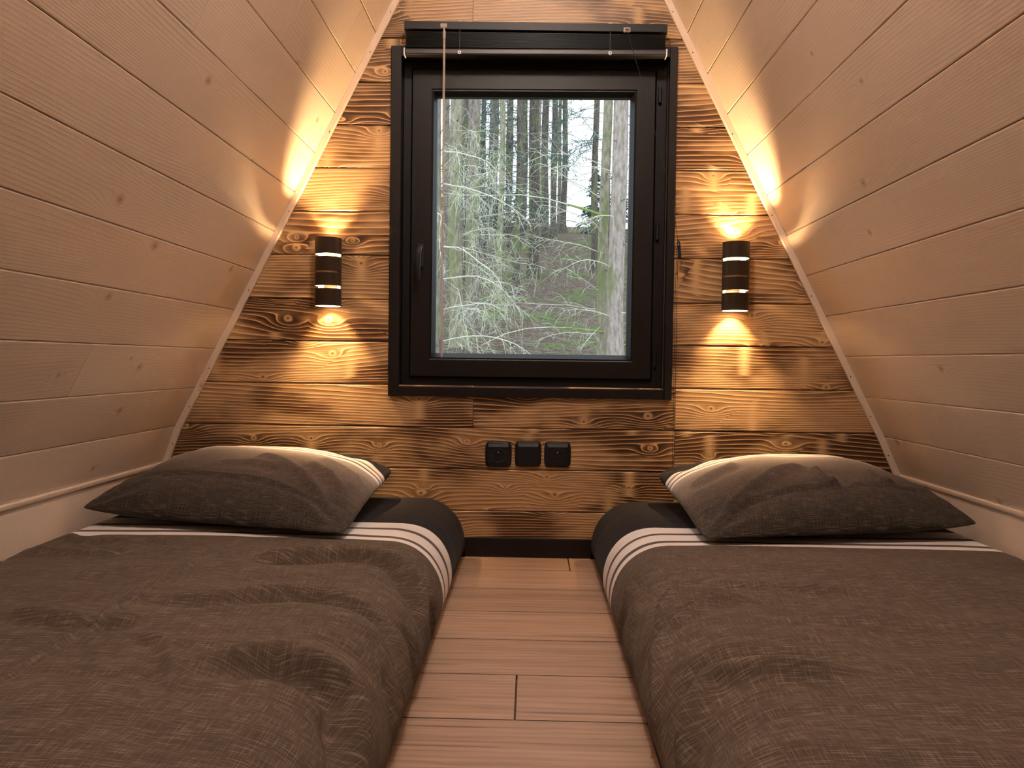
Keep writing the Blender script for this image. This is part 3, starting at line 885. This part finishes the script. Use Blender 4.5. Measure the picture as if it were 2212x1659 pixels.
foldsL = [
    ([(-0.56, 1.600), (-0.50, 1.604), (-0.371, 1.654), (-0.262, 1.623), (-0.176, 1.53), (-0.10, 1.46)], 0.012, 0.020, 0.9),
    ([(-0.66, 1.31), (-0.5, 1.312), (-0.407, 1.355), (-0.346, 1.365), (-0.23, 1.33), (-0.15, 1.26), (-0.06, 1.18)], 0.009, 0.018, 0.8),
    ([(-0.46, 1.02), (-0.333, 1.075), (-0.22, 1.045), (-0.16, .965), (-0.08, .90)], 0.013, 0.024, 0.9),
    ([(-0.24, 1.66), (-0.17, 1.60), (-0.09, 1.62), (-0.03, 1.72)], 0.011, 0.013, 1.1),
    ([(-0.20, 1.40), (-0.12, 1.38), (-0.05, 1.44)], 0.008, 0.014, 0.9),
    ([(-0.19, 1.22), (-0.11, 1.17), (-0.04, 1.22)], 0.008, 0.016, 0.9),
    ([(-0.631, 1.80), (-0.632, 1.5), (-0.633, 1.2), (-0.630, 0.9), (-0.631, 0.45)], 0.0042, 0.0055, 0.9),
    ([(-0.72, 1.72), (-0.85, 1.70), (-0.97, 1.74), (-1.05, 1.80)], 0.008, 0.02, 0.8),
    ([(-0.80, 1.60), (-0.93, 1.62), (-1.05, 1.66)], 0.008, 0.018, 0.8),
    ([(-0.55, 1.14), (-0.50, 1.10), (-0.44, 1.00), (-0.42, 0.94)], 0.0035, 0.014, 0.7),
    ([(-0.80, 1.22), (-0.66, 1.18), (-0.56, 1.20)], 0.005, 0.02, 0.7),
]
foldsR = [
    ([(0.60, 1.415), (0.524, 1.424), (0.409, 1.445), (0.301, 1.476), (0.235, 1.42), (0.20, 1.36)], 0.0065, 0.010, 1.0),
    ([(0.40, 1.375), (0.326, 1.369), (0.212, 1.290), (0.165, 1.186), (0.09, 1.08)], 0.010, 0.020, 0.8),
    ([(0.46, 1.05), (0.312, 1.053), (0.24, 1.075), (0.174, 1.007), (0.09, .92)], 0.014, 0.024, 0.9),
    ([(0.26, 1.64), (0.17, 1.585), (0.09, 1.61), (0.03, 1.72)], 0.012, 0.013, 1.1),
    ([(0.30, 1.55), (0.20, 1.50), (0.12, 1.43), (0.05, 1.46)], 0.009, 0.015, 0.9),
    ([(0.19, 1.26), (0.11, 1.20), (0.04, 1.25)], 0.008, 0.016, 0.9),
    ([(0.62, 1.30), (0.5, 1.27), (0.36, 1.25)], 0.004, 0.02, 0.7),
    ([(0.85, 1.50), (0.7, 1.47), (0.6, 1.50)], 0.004, 0.02, 0.7),
]
duvet('duvet', -1, -0.190, -1.092, 'charcoal melange duvet with white stripes and a long raised seam, beside the window-handle end', foldsL, 1)
duvet('duvet', 1, 0.185, 1.090, 'charcoal melange duvet with white stripes under the blind cord, without any lengthwise seam', foldsR, 5)

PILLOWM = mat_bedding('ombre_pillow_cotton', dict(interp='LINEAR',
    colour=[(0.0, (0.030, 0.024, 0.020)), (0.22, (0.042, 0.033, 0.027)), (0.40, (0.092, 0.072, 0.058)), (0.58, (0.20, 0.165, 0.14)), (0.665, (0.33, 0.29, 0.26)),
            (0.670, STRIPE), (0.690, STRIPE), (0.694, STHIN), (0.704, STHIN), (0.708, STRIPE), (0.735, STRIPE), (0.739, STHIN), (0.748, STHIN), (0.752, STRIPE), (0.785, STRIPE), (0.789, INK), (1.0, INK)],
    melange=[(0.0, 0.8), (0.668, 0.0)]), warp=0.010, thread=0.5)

def pillow(corners, htop, label, folds, seed, mirror):
    FL, FR, BR, BL = [np.array(c) for c in corners]
    n, m = 110, 110
    s = np.sin(np.linspace(-1, 1, n) * np.pi / 2 * 0.94) / math.sin(np.pi / 2 * 0.94)
    t = np.sin(np.linspace(-1, 1, m) * np.pi / 2 * 0.94) / math.sin(np.pi / 2 * 0.94)
    Sg, Tg = np.meshgrid(s, t, indexing='ij')
    pin = 0.035
    Se = Sg * (1 - pin * (1 - Tg ** 2)); Te = Tg * (1 - pin * 0.6 * (1 - Sg ** 2))
    blunt = 1 - 0.045 * (np.abs(Sg) * np.abs(Tg)) ** 9
    Se = Se * blunt; Te = Te * blunt
    a = ((1 + Se) / 2)[..., None]; b = ((1 + Te) / 2)[..., None]
    B = (FL * (1 - a) + FR * a) * (1 - b) + (BL * (1 - a) + BR * a) * b
    env = np.clip((1 - np.abs(Sg) ** 2.6), 0, 1) ** 0.62 * np.clip((1 - np.abs(Tg) ** 2.6), 0, 1) ** 0.60
    body = env * (1 + 0.10 * Tg * (1 - Tg ** 2))
    h = htop * body
    top = B.copy(); top[..., 2] += h
    # sides sag outward a little over the base
    top[..., 1] += -0.018 * np.clip(-Tg, 0, 1) ** 2 * (1 - np.abs(Tg)) * 4 * (1 - Sg ** 2)
    # wrinkles along the surface normal
    gs = np.gradient(top, axis=0); gt = np.gradient(top, axis=1)
    N = np.cross(gs, gt); N /= np.linalg.norm(N, axis=-1, keepdims=True) + 1e-12
    N[N[..., 2] < 0] *= -1
    edge = np.clip(1 - env, 0, 1)
    Dd = 0.0080 * pn(Sg * 1.6, Tg * 1.8, seed) + 0.0045 * pn(Sg * 4.0 + Tg * 2, Tg * 4.0, seed + 1) * (.4 + edge)
    # puckers running in from the seams
    Dd += 0.0035 * pn(Sg * 11, Tg * 1.6, seed + 2) * np.exp(-((1 - np.abs(Tg)) / 0.28) ** 2)
    Dd += 0.0045 * pn(Sg * 1.6, Tg * 10, seed + 3) * np.exp(-((1 - np.abs(Sg)) / 0.30) ** 2)
    for cs_, ct_ in ((-1, -1), (1, -1), (1, 1), (-1, 1)):   # corner rays
        ang = np.arctan2(Tg - ct_ * 1.03, Sg - cs_ * 1.03); r = np.hypot(Tg - ct_, Sg - cs_)
        Dd += 0.004 * np.sin(ang * 11 + seed) * np.exp(-((r - .35) / .28) ** 2)
    for pts, A, w, un in folds: Dd += fold(Sg, Tg, pts, A * 1.5, w * .85, un)
    rim = np.clip(np.minimum(1 - np.abs(Sg), 1 - np.abs(Tg)) / 0.12, 0, 1)
    top += N * (Dd * rim)[..., None]
    bed = 0.1925
    bot = B.copy()
    k = np.clip(env * 1.5, 0, 1)
    bot[..., 2] = B[..., 2] * (1 - k) + bed * k
    bot[..., 2] = np.minimum(bot[..., 2], top[..., 2] - 0.0002)
    top[..., 2] = np.maximum(top[..., 2], bed)
    v = []; uv = []
    idx_t = np.arange(n * m).reshape(n, m)
    v = top.reshape(-1, 3).tolist(); uu = ((Sg + 1) * 0.32).reshape(-1); vv_ = ((Tg + 1) / 2).reshape(-1)
    uv = np.stack([uu, vv_], -1).tolist()
    idx_b = idx_t.copy(); c = n * m
    for i in range(n):
        for j in range(m):
            if 0 < i < n - 1 and 0 < j < m - 1:
                v.append(bot[i, j].tolist()); uv.append([uu[i * m + j], vv_[i * m + j]]); idx_b[i, j] = c; c += 1
    f = []
    for i in range(n - 1):
        for j in range(m - 1):
            f.append((idx_t[i, j], idx_t[i + 1, j], idx_t[i + 1, j + 1], idx_t[i, j + 1]))
            f.append((idx_b[i, j], idx_b[i, j + 1], idx_b[i + 1, j + 1], idx_b[i + 1, j]))
    f = [tuple(int(x) for x in q) for q in f]
    o = obj('pillow', v, f, PILLOWM, uvs=uv, smooth=True)
    return tag(o, label, 'pillow', 'ombre pillows at the bed heads')

pf = lambda pts: [(-x, y) for x, y in pts][::-1]
foldsPL = [([(0.85, -0.80), (0.55, -0.35), (0.25, -0.10), (0.0, 0.0)], 0.012, 0.07, 0.8),
           ([(0.92, -0.45), (0.70, -0.15), (0.45, 0.02)], 0.008, 0.05, 0.8),
           ([(0.95, 0.0), (0.75, 0.10), (0.5, 0.2)], 0.006, 0.05, 0.8),
           ([(-0.85, -0.55), (-0.3, -0.50), (0.3, -0.55), (0.8, -0.72)], 0.0035, 0.035, 0.8),
           ([(-0.3, -0.25), (0.1, -0.18), (0.4, -0.30)], 0.006, 0.06, 0.6)]
foldsPR = [([(0.05, -0.05), (-0.25, -0.20), (-0.55, -0.45), (-0.88, -0.85)], 0.012, 0.07, 0.8),
           ([(0.10, -0.62), (0.02, -0.40), (0.05, -0.15)], 0.012, 0.06, 0.9),
           ([(0.55, -0.60), (0.42, -0.42), (0.50, -0.15)], 0.010, 0.06, 0.8),
           ([(-0.95, 0.0), (-0.72, 0.05), (-0.45, 0.15)], 0.008, 0.05, 0.8),
           ([(-0.85, -0.72), (-0.3, -0.55), (0.3, -0.50), (0.85, -0.55)], 0.0035, 0.035, 0.8)]
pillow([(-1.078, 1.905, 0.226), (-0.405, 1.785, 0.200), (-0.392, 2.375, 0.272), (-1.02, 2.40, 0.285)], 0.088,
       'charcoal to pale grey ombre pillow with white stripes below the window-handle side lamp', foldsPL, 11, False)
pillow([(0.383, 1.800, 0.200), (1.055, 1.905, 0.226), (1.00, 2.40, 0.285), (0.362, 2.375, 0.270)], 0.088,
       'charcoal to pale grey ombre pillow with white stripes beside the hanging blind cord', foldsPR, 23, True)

# ================================================================== FOREST OUTSIDE
GP = [(2.6, -0.75), (7, 0.0), (10, 0.45), (11, 0.66), (13, 1.08), (16, 1.80), (19, 2.55), (24, 3.93), (30, 5.3), (40, 7.2), (60, 8.0), (90, 8.0)]
def ground_z(x, y):
    z = np.interp(y, [p[0] for p in GP], [p[1] for p in GP])
    return z + 0.10 * pn(np.asarray(x) * .5, np.asarray(y) * .5, 31) + 0.05 * pn(np.asarray(x) * 1.7, np.asarray(y) * 1.7, 32) - 0.012 * np.asarray(x)

def mat_ground():
    g = NT('needle_litter')
    c = g.objc()
    n1 = g.noise(c, 0.9, 4, 0.6, '3D'); n2 = g.noise(c, 9.0, 4, 0.65, '3D'); n3 = g.noise(c, 42.0, 3, 0.7, '3D')
    col = g.ramp(g.math('ADD', g.math('MULTIPLY', n2, 0.45), g.math('MULTIPLY', n3, 0.6)), [(0.33, (0.045, 0.032, 0.024)), (0.52, (0.155, 0.115, 0.088)), (0.72, (0.36, 0.30, 0.255))])
    moss = g.math('MULTIPLY', g.smooth(n1, 0.50, 0.62), g.smooth(n2, 0.40, 0.56))
    col = g.mix(g.math('MULTIPLY', moss, 0.9), col, (0.13, 0.22, 0.05))
    g.bsdf(col, 0.95, g.bump(g.math('ADD', n2, n3), 0.8, 0.05), Specular_IOR_Level=0.1)
    return g.m
GROUNDM = mat_ground()
xs = np.concatenate([np.linspace(-40, -6, 24)[:-1], np.linspace(-6, 6, 90), np.linspace(6, 40, 24)[1:]])
ys = np.concatenate([np.linspace(2.62, 24, 150)[:-1], np.linspace(24, 80, 50)])
GXm, GYm = np.meshgrid(xs, ys)
GZm = ground_z(GXm, GYm) + 0.02 * pn(GXm * 5, GYm * 5, 33) * (GYm < 26)
v = np.stack([GXm, GYm, GZm], -1).reshape(-1, 3); nx_ = len(xs)
f = [(i * nx_ + j, i * nx_ + j + 1, (i + 1) * nx_ + j + 1, (i + 1) * nx_ + j) for i in range(len(ys) - 1) for j in range(nx_ - 1)]
ground = obj('ground', v, f, GROUNDM, smooth=True); tag(ground, kind='structure')

def mat_bark(name, c0, c1, moss, mcol=(0.19, 0.22, 0.09)):
    g = NT(name)
    c = g.objc()
    n1 = g.noise(g.vec('MULTIPLY', c, (30, 30, 9)), 1.0, 4, 0.6, '3D'); n2 = g.noise(g.vec('MULTIPLY', c, (7, 7, 1.6)), 1.0, 3, 0.6, '3D')
    r = g.rnd()
    col = g.ramp(n1, [(0.32, c0), (0.62, c1)])
    mm = g.math('MULTIPLY', g.smooth(n2, 0.62 - moss * .25, 0.78 - moss * .2), 0.75)
    col = g.mix(mm, col, mcol)
    k = g.lin(r, 0, 1, 0.85, 1.12); col = g.vec('MULTIPLY', col, g.comb(k, k, k))
    g.bsdf(col, 0.95, g.bump(n1, 0.7, 0.02), Specular_IOR_Level=0.1)
    return g.m
BARK_PALE = mat_bark('pale_spruce_bark', (0.25, 0.195, 0.165), (0.50, 0.42, 0.38), 0.30)
BARK_MOSS = mat_bark('mossy_spruce_bark', (0.17, 0.15, 0.11), (0.38, 0.34, 0.25), 0.55)
BARK_GREY = mat_bark('grey_spruce_bark', (0.12, 0.10, 0.085), (0.29, 0.25, 0.21), 0.5)
BARK_DARK = mat_bark('dark_spruce_bark', (0.060, 0.050, 0.045), (0.165, 0.140, 0.122), 0.5)
def mat_twig(name, c0, c1, moss=0.5):
    g = NT(name); c = g.objc()
    n = g.noise(c, 3.0, 3, 0.6, '3D')
    g.bsdf(g.ramp(n, [(0.3, c0), (0.52, c1), (0.66, (0.27, 0.36, 0.13) if moss else c1)]), 0.9, Specular_IOR_Level=0.1)
    return g.m
TWIG_PALE = mat_twig('pale_dead_twig', (0.70, 0.68, 0.58), (0.58, 0.58, 0.47))
TWIG_GREY = mat_twig('grey_dead_twig', (0.24, 0.23, 0.20), (0.33, 0.33, 0.27))
TWIG_DARK = mat_twig('dark_twig', (0.08, 0.085, 0.085), (0.13, 0.145, 0.14), 0)
TWIG_MOSS = mat_twig('mossy_branch', (0.30, 0.36, 0.13), (0.26, 0.34, 0.10))
NEEDLE = mat_twig('blue_green_needles', (0.07, 0.11, 0.10), (0.10, 0.15, 0.14), 0)

def curve_path(p, d, L, droop, n, wob, R):
    p = Vector(p); d = Vector(d).normalized(); pts = [p.copy()]
    for i in range(n):
        d = (d + Vector((R.gauss(0, wob), R.gauss(0, wob), R.gauss(0, wob) - droop / n))).normalized()
        p = p + d * (L / n); pts.append(p.copy())
    return pts

def branch_mesh(p, d, L, R, r0=0.006, droop=0.5, twigs=16, tl=0.45, sub=True, nseg=9, tr=0.0026, tdroop=0.9):
    mb = MB()
    main = curve_path(p, d, L, droop, nseg, 0.10, R)
    mb.tube(main, [r0 * (1 - .8 * i / nseg) + .0012 for i in range(nseg + 1)], 4, False)
    for k in range(twigs):
        u = 0.15 + 0.85 * (k + R.random()) / twigs
        i = min(int(u * nseg), nseg - 1); q = main[i].lerp(main[i + 1], u * nseg - i); dd = (main[i + 1] - main[i]).normalized()
        rv = Vector((R.gauss(0, 1), R.gauss(0, 1), R.gauss(0, 1))).normalized()
        td = dd * R.uniform(.1, .9) + rv * .9 + Vector((0, 0, -.1))
        l = tl * R.choice((.35, .6, .8, 1.0, 1.3)) * (1 - .35 * u)
        tw = curve_path(q, td, l, R.uniform(-.5, 1.6) * tdroop, 6, 0.12, R)
        mb.tube(tw, [tr * (1 - .65 * j / 6) for j in range(7)], 3, False)
        if sub:
            for _ in range(2):
                j = R.randint(1, 4); s2 = td.cross(Vector((R.gauss(0, 1), R.gauss(0, 1), R.gauss(0, 1)))).normalized()
                t2 = curve_path(tw[j], (tw[j + 1] - tw[j]).normalized() + s2 * .8, l * R.uniform(.3, .55), tdroop, 4, .1, R)
                mb.tube(t2, [tr * .7, tr * .62, tr * .55, tr * .45, tr * .35], 3, False)
    return mb

def tree(px, py, dia, bark, label, group, lean=(0, 0), H=14.0, taper=0.4, nseg=26, seed=0, nside=14, knobs=0):
    R = random.Random(seed)
    z0 = float(ground_z(px, py)) - 0.15
    root = empty('spruce_tree', (px, py, z0 + .15), label, 'tree', group)
    pts = []; rad = []
    for i in range(nseg + 1):
        u = i / nseg; z = z0 + H * u ** 1.3; hz = z - z0
        pts.append(Vector((px + lean[0] * hz + 0.02 * math.sin(hz * 1.3 + seed), py + lean[1] * hz + .02 * math.cos(hz * 1.1 + seed), z)))
        flare = 1 + 0.75 * math.exp(-hz / 0.16)
        rad.append(dia / 2 * flare * (1 - (1 - taper) * hz / H))
    mb = MB().tube(pts, rad, nside, False)
    if knobs:                                           # stubs of broken branches
        for k in range(knobs):
            hz = R.uniform(0.3, 4.2); a = R.uniform(0, 2 * math.pi); d = Vector((math.cos(a), math.sin(a), R.uniform(-.2, .3)))
            c = Vector((px + lean[0] * hz, py + lean[1] * hz, z0 + hz)) + d * dia * .42
            mb.tube([c, c + d * R.uniform(.03, .10)], [.012, .006], 5)
    t = mb.build('trunk', bark, root, smooth=True)
    return root, R, z0
def at_h(px, py, z0, lean, z): return Vector((px + lean[0] * (z - z0), py + lean[1] * (z - z0), z))

GT = 'spruce trees on the slope outside'
NEAR = [  # x, y, dia, bark, lean, label
    (-0.865, 7.0, 0.20, BARK_GREY, (0, 0), 'grey spruce trunk seen right behind the blind wand, outside the window'),
    (-1.06, 11.5, 0.205, BARK_MOSS, (-0.012, 0), 'spruce trunk with many pale drooping twigs nearest the wand side, standing free'),
    (-0.93, 13.0, 0.235, BARK_GREY, (-0.012, 0), 'stout grey spruce with moss covered foot on the litter slope'),
    (-0.647, 16.0, 0.130, BARK_MOSS, (0.004, 0), 'slim green mossy spruce trunk in the middle of the slope'),
    (-0.345, 16.8, 0.170, BARK_DARK, (0.016, 0), 'dark brown leaning spruce trunk beside the slim mossy one'),
    (0.00, 19.0, 0.270, BARK_DARK, (0.0, 0), 'thick dark spruce with mossy base in the centre of the slope'),
    (0.32, 24.0, 0.245, BARK_DARK, (0, 0), 'straight dark spruce standing just behind the thick central one'),
    (1.49, 20.0, 0.175, BARK_DARK, (0, 0), 'dark spruce behind the pair of tall pale trunks'),
    (0.905, 10.5, 0.140, BARK_MOSS, (0.004, 0), 'thin yellow green mossy trunk pressed against the tall pale trunk'),
    (1.032, 10.0, 0.215, BARK_PALE, (-0.002, 0), 'tall pale pinkish spruce trunk with branch stubs on the cord side'),
]
roots = []
for i, (x, y, d_, bk_, ln, lab) in enumerate(NEAR):
    roots.append((tree(x, y, d_, bk_, lab, GT, ln, seed=i + 1, knobs=14 if i in (1, 2, 8, 9) else 6, H=13), x, y, d_, ln))

def add_branches(idx, specs, mat, **kw):
    (root, R, z0), x, y, d_, ln = roots[idx]
    for (z, az, el, L, droop) in specs:
        p = at_h(x, y, z0, ln, z); a = math.radians(az)
        d = Vector((math.cos(a), math.sin(a), math.tan(math.radians(el))))
        p = p + Vector((math.cos(a), math.sin(a), 0)) * d_ * .45
        branch_mesh(p, d, L, R, droop=droop, **kw).build('branch', mat, root)
Rb = random.Random(5)
# azimuth -90 = towards the cabin, 0 = towards +x, 180 = -x
add_branches(0, [(0.75 + .27 * k, Rb.uniform(-75, 25), Rb.uniform(-8, 25), Rb.uniform(.55, .95), Rb.uniform(.4, 1.0)) for k in range(7)], TWIG_PALE, twigs=15, tl=.40, tr=.0019, r0=.006)
add_branches(1, [(0.85 + .19 * k, Rb.uniform(-100, 40), Rb.uniform(-5, 28), Rb.uniform(.6, 1.25), Rb.uniform(.5, 1.1)) for k in range(16)], TWIG_PALE, twigs=22, tl=.55, tr=.0030)
add_branches(2, [(1.3 + .26 * k, Rb.uniform(-100, 20), Rb.uniform(-5, 25), Rb.uniform(.6, 1.2), Rb.uniform(.5, 1.1)) for k in range(10)], TWIG_PALE, twigs=18, tl=.5, tr=.0034)
add_branches(8, [(0.95, 200, 8, .8, .3), (1.28, 195, 5, .95, .5), (1.50, 215, 25, .75, .9), (1.05, 240, -15, .7, .5), (2.0, 190, 18, .8, .5), (2.25, 215, 30, 1.0, .6), (2.7, 185, 25, .9, .5), (3.1, 200, 15, 1.1, .5), (3.4, 225, 10, .9, .4)], TWIG_PALE, twigs=11, tl=.36, tr=.0027)
add_branches(9, [(1.15, 215, 12, .7, .7), (1.75, 205, 30, .8, .9), (2.35, 230, 20, .6, .6), (1.2, -60, -5, .5, .6), (2.9, 210, 5, .9, .4)], TWIG_PALE, twigs=12, tl=.34, tr=.0027)
# long bare bough crossing the whole view, mossy near its trunk
(root, R, z0), x, y, d_, ln = roots[8]
bp = [(0.90, 10.40, 2.44), (0.70, 10.3, 2.49), (0.42, 10.2, 2.55), (0.15, 10.1, 2.60), (-0.15, 10.0, 2.62), (-0.5, 9.9, 2.59), (-0.85, 9.8, 2.57), (-1.2, 9.75, 2.60)]
MB().tube(bp[:3], [.016, .018, .012], 6).build('mossy_bough', TWIG_MOSS, root)
MB().tube(bp[2:], [.0095, .0085, .0075, .006, .005, .004], 5).build('bough', TWIG_PALE, root)
bp = [(0.92, 10.42, 0.98), (0.75, 10.3, 0.99), (0.48, 10.2, 1.02), (0.22, 10.1, 1.02), (-0.05, 10.05, 1.00), (-0.32, 10.0, 0.93), (-0.62, 9.95, 0.78)]
MB().tube(bp[:3], [.010, .010, .007], 6).build('mossy_bough', TWIG_MOSS, root)
MB().tube(bp[2:], [.006, .006, .0055, .005, .003], 5).build('bough', TWIG_PALE, root)
# fine dead twigs on the inner trees
for idx in (3, 4, 5, 6, 7):
    (root, R, z0), x, y, d_, ln = roots[idx]
    mb = MB()
    for k in range(26):
        z = z0 + 0.6 + k * 0.17 + R.uniform(0, .1); a = R.uniform(0, 2 * math.pi)
        p = at_h(x, y, z0, ln, z)
        b_ = branch_mesh(p, (math.cos(a), math.sin(a), R.uniform(-.15, .4)), R.uniform(.7, 1.5), R, r0=.007, droop=.5, twigs=6, tl=.4, sub=False, nseg=6, tr=.0038, tdroop=.6)
        mb.add(b_.v, b_.f)
    tag(mb.build('twigs', TWIG_GREY, root), kind='stuff')

FAR = [(-1.815, 17, .17), (-1.455, 18, .15), (-1.50, 24, .16), (-1.26, 27, .17), (-0.66, 23, .13), (-0.31, 30, .14), (1.02, 33, .16), (2.22, 25, .2), (2.66, 22, .22), (-1.155, 22, .14), (.668, 27, .20), (1.113, 30, .22), (-1.828, 30, .14), (-1.074, 34, .17), (-.364, 28, .17), (-2.3, 26, .2), (2.9, 27, .2), (-.75, 40, .2), (.25, 42, .2), (1.0, 44, .22), (-2.0, 42, .2), (-2.9, 38, .22), (3.3, 38, .2), (-0.1, 36, .14), (-1.5, 46, .2)]
Rf = random.Random(9)
for _ in range(110):                                     # the wood goes on to both sides
    y = Rf.uniform(9, 40); x = Rf.choice([-1, 1]) * Rf.uniform(0.15 * y + 0.4, 0.17 * y + 9)
    if all(math.hypot(x - q[0], y - q[1]) > 2.2 for q in FAR): FAR.append((x, y, Rf.uniform(.15, .26)))
for i, (x, y, d_) in enumerate(FAR):
    root, R, z0 = tree(x, y, d_, BARK_DARK if i % 3 else BARK_GREY, 'slender far spruce trunk among the dense wood on the slope', 'distant spruces in the wood', H=16, seed=100 + i, nseg=14, nside=8)
    mb = MB()
    for k in range(34 if i < 26 else 16):
        z = z0 + 0.5 + k * (0.26 if i < 26 else .45) + R.uniform(0, .15); a = R.uniform(0, 2 * math.pi)
        b_ = branch_mesh((x, y, z), (math.cos(a), math.sin(a), R.uniform(-.25, .35)), R.uniform(.7, 1.7), R, r0=.010, droop=.5, twigs=7, tl=.5, sub=False, nseg=5, tr=.0065, tdroop=.5)
        mb.add(b_.v, b_.f)
    tag(mb.build('twigs', TWIG_DARK, root), kind='stuff')

# needled boughs hanging in front of the sky gaps
def needle_boughs(root, x, y, zr, az, n, R):
    mb = MB()
    for k in range(n):
        z = R.uniform(*zr); a = math.radians(R.uniform(*az))
        b_ = branch_mesh((x, y, z), (math.cos(a), math.sin(a), R.uniform(-.1, .3)), R.uniform(.8, 1.5), R, r0=.008, droop=.7, twigs=16, tl=.4, sub=True, nseg=6, tr=.0085, tdroop=.8)
        mb.add(b_.v, b_.f)
    tag(mb.build('needle_boughs', NEEDLE, root), kind='stuff')
(root, R, z0), x, y, d_, ln = roots[7]
needle_boughs(root, x, y, (5.6, 7.9), (140, 260), 12, R)
(root, R, z0), x, y, d_, ln = roots[6]
needle_boughs(root, x, y, (5.8, 8.9), (-60, 240), 10, R)
(root, R, z0), x, y, d_, ln = roots[4]
needle_boughs(root, x, y, (3.6, 6.0), (120, 300), 9, R)
(root, R, z0), x, y, d_, ln = roots[3]
needle_boughs(root, x, y, (3.4, 6.0), (100, 320), 9, R)

# bushy young conifers on the crest
def conifer(x, y, h, seed):
    R = random.Random(seed); z0 = float(ground_z(x, y))
    root = empty('young_conifer', (x, y, z0), 'small bushy blue green conifer far up the wooded slope', 'tree', 'young conifers far up the slope')
    MB().tube([(x, y, z0 - .1), (x, y, z0 + h)], [.05, .008], 6).build('trunk', BARK_DARK, root)
    mb = MB()
    for k in range(90):
        u = R.random(); z = z0 + .15 + (h - .2) * u; a = R.uniform(0, 2 * math.pi); L = (1 - u) * h * .33 + .12
        pts = curve_path((x, y, z), (math.cos(a), math.sin(a), .1), L, .7, 4, .08, R)
        mb.tube(pts, [.03, .035, .03, .02, .005], 4, False)
        for _ in range(5):
            q = R.choice(pts[1:4]); b = R.uniform(0, 2 * math.pi)
            mb.tube(curve_path(q, (math.cos(b), math.sin(b), -.2), L * .35, .5, 2, .1, R), [.02, .02, .004], 3, False)
    tag(mb.build('needles', NEEDLE, root), kind='stuff')
for i, (x, y, h) in enumerate([(2.35, 31, 2.6), (-1.15, 27, 1.5), (-2.0, 33, 2.2), (0.2, 36, 1.6), (-0.55, 31.5, 1.6), (3.4, 33, 2.5), (-3.3, 31, 2.4)]):
    conifer(x, y, h, 300 + i)

# fallen sticks on the litter
mb = MB(); R = random.Random(77)
for _ in range(700):
    y = 9.5 + 13 * R.random() ** 1.4; x = R.uniform(-.2, .2) * y; a = R.uniform(0, math.pi); L = R.uniform(.08, .4)
    p = []
    for u in (-.5, 0, .5):
        xx, yy = x + math.cos(a) * L * u, y + math.sin(a) * L * u
        p.append((xx, yy, float(ground_z(xx, yy)) + .015 + .02 * R.random()))
    mb.tube(p, R.uniform(.002, .006), 3, False)
tag(mb.build('fallen_sticks', TWIG_GREY, ground), kind='stuff')

# ================================================================== ADDED FILL GLOBE UNDER THE RIDGE, UNSEEN, BRIGHTENS THE ROOM
root = empty('added_fill_globe', (-0.017, 1.10, 2.385), 'added glowing fill globe under the ridge, out of view', 'fill light')
MB().cyl((-0.017, 1.10, 2.375), (0, 0, 1), 0.05, 0.018, 32).build('fill_mount', WHITEPL, root)
MB().tube([(-0.017, 1.10, 2.367), (-0.017, 1.10, 2.15)], 0.006, 10).build('fill_stem', WHITEPL, root)
bm = bmesh.new(); bmesh.ops.create_uvsphere(bm, u_segments=14, v_segments=9, radius=0.064)
obj('globe', [(v_.co.x - 0.017, v_.co.y + 1.10, v_.co.z + 2.09) for v_ in bm.verts], [[w.index for w in f_.verts] for f_ in bm.faces], mat_emit('fill_globe_glow', FILL_COL, FILL_W / (4 * math.pi ** 2 * 0.064 ** 2)), root, smooth=True); bm.free()
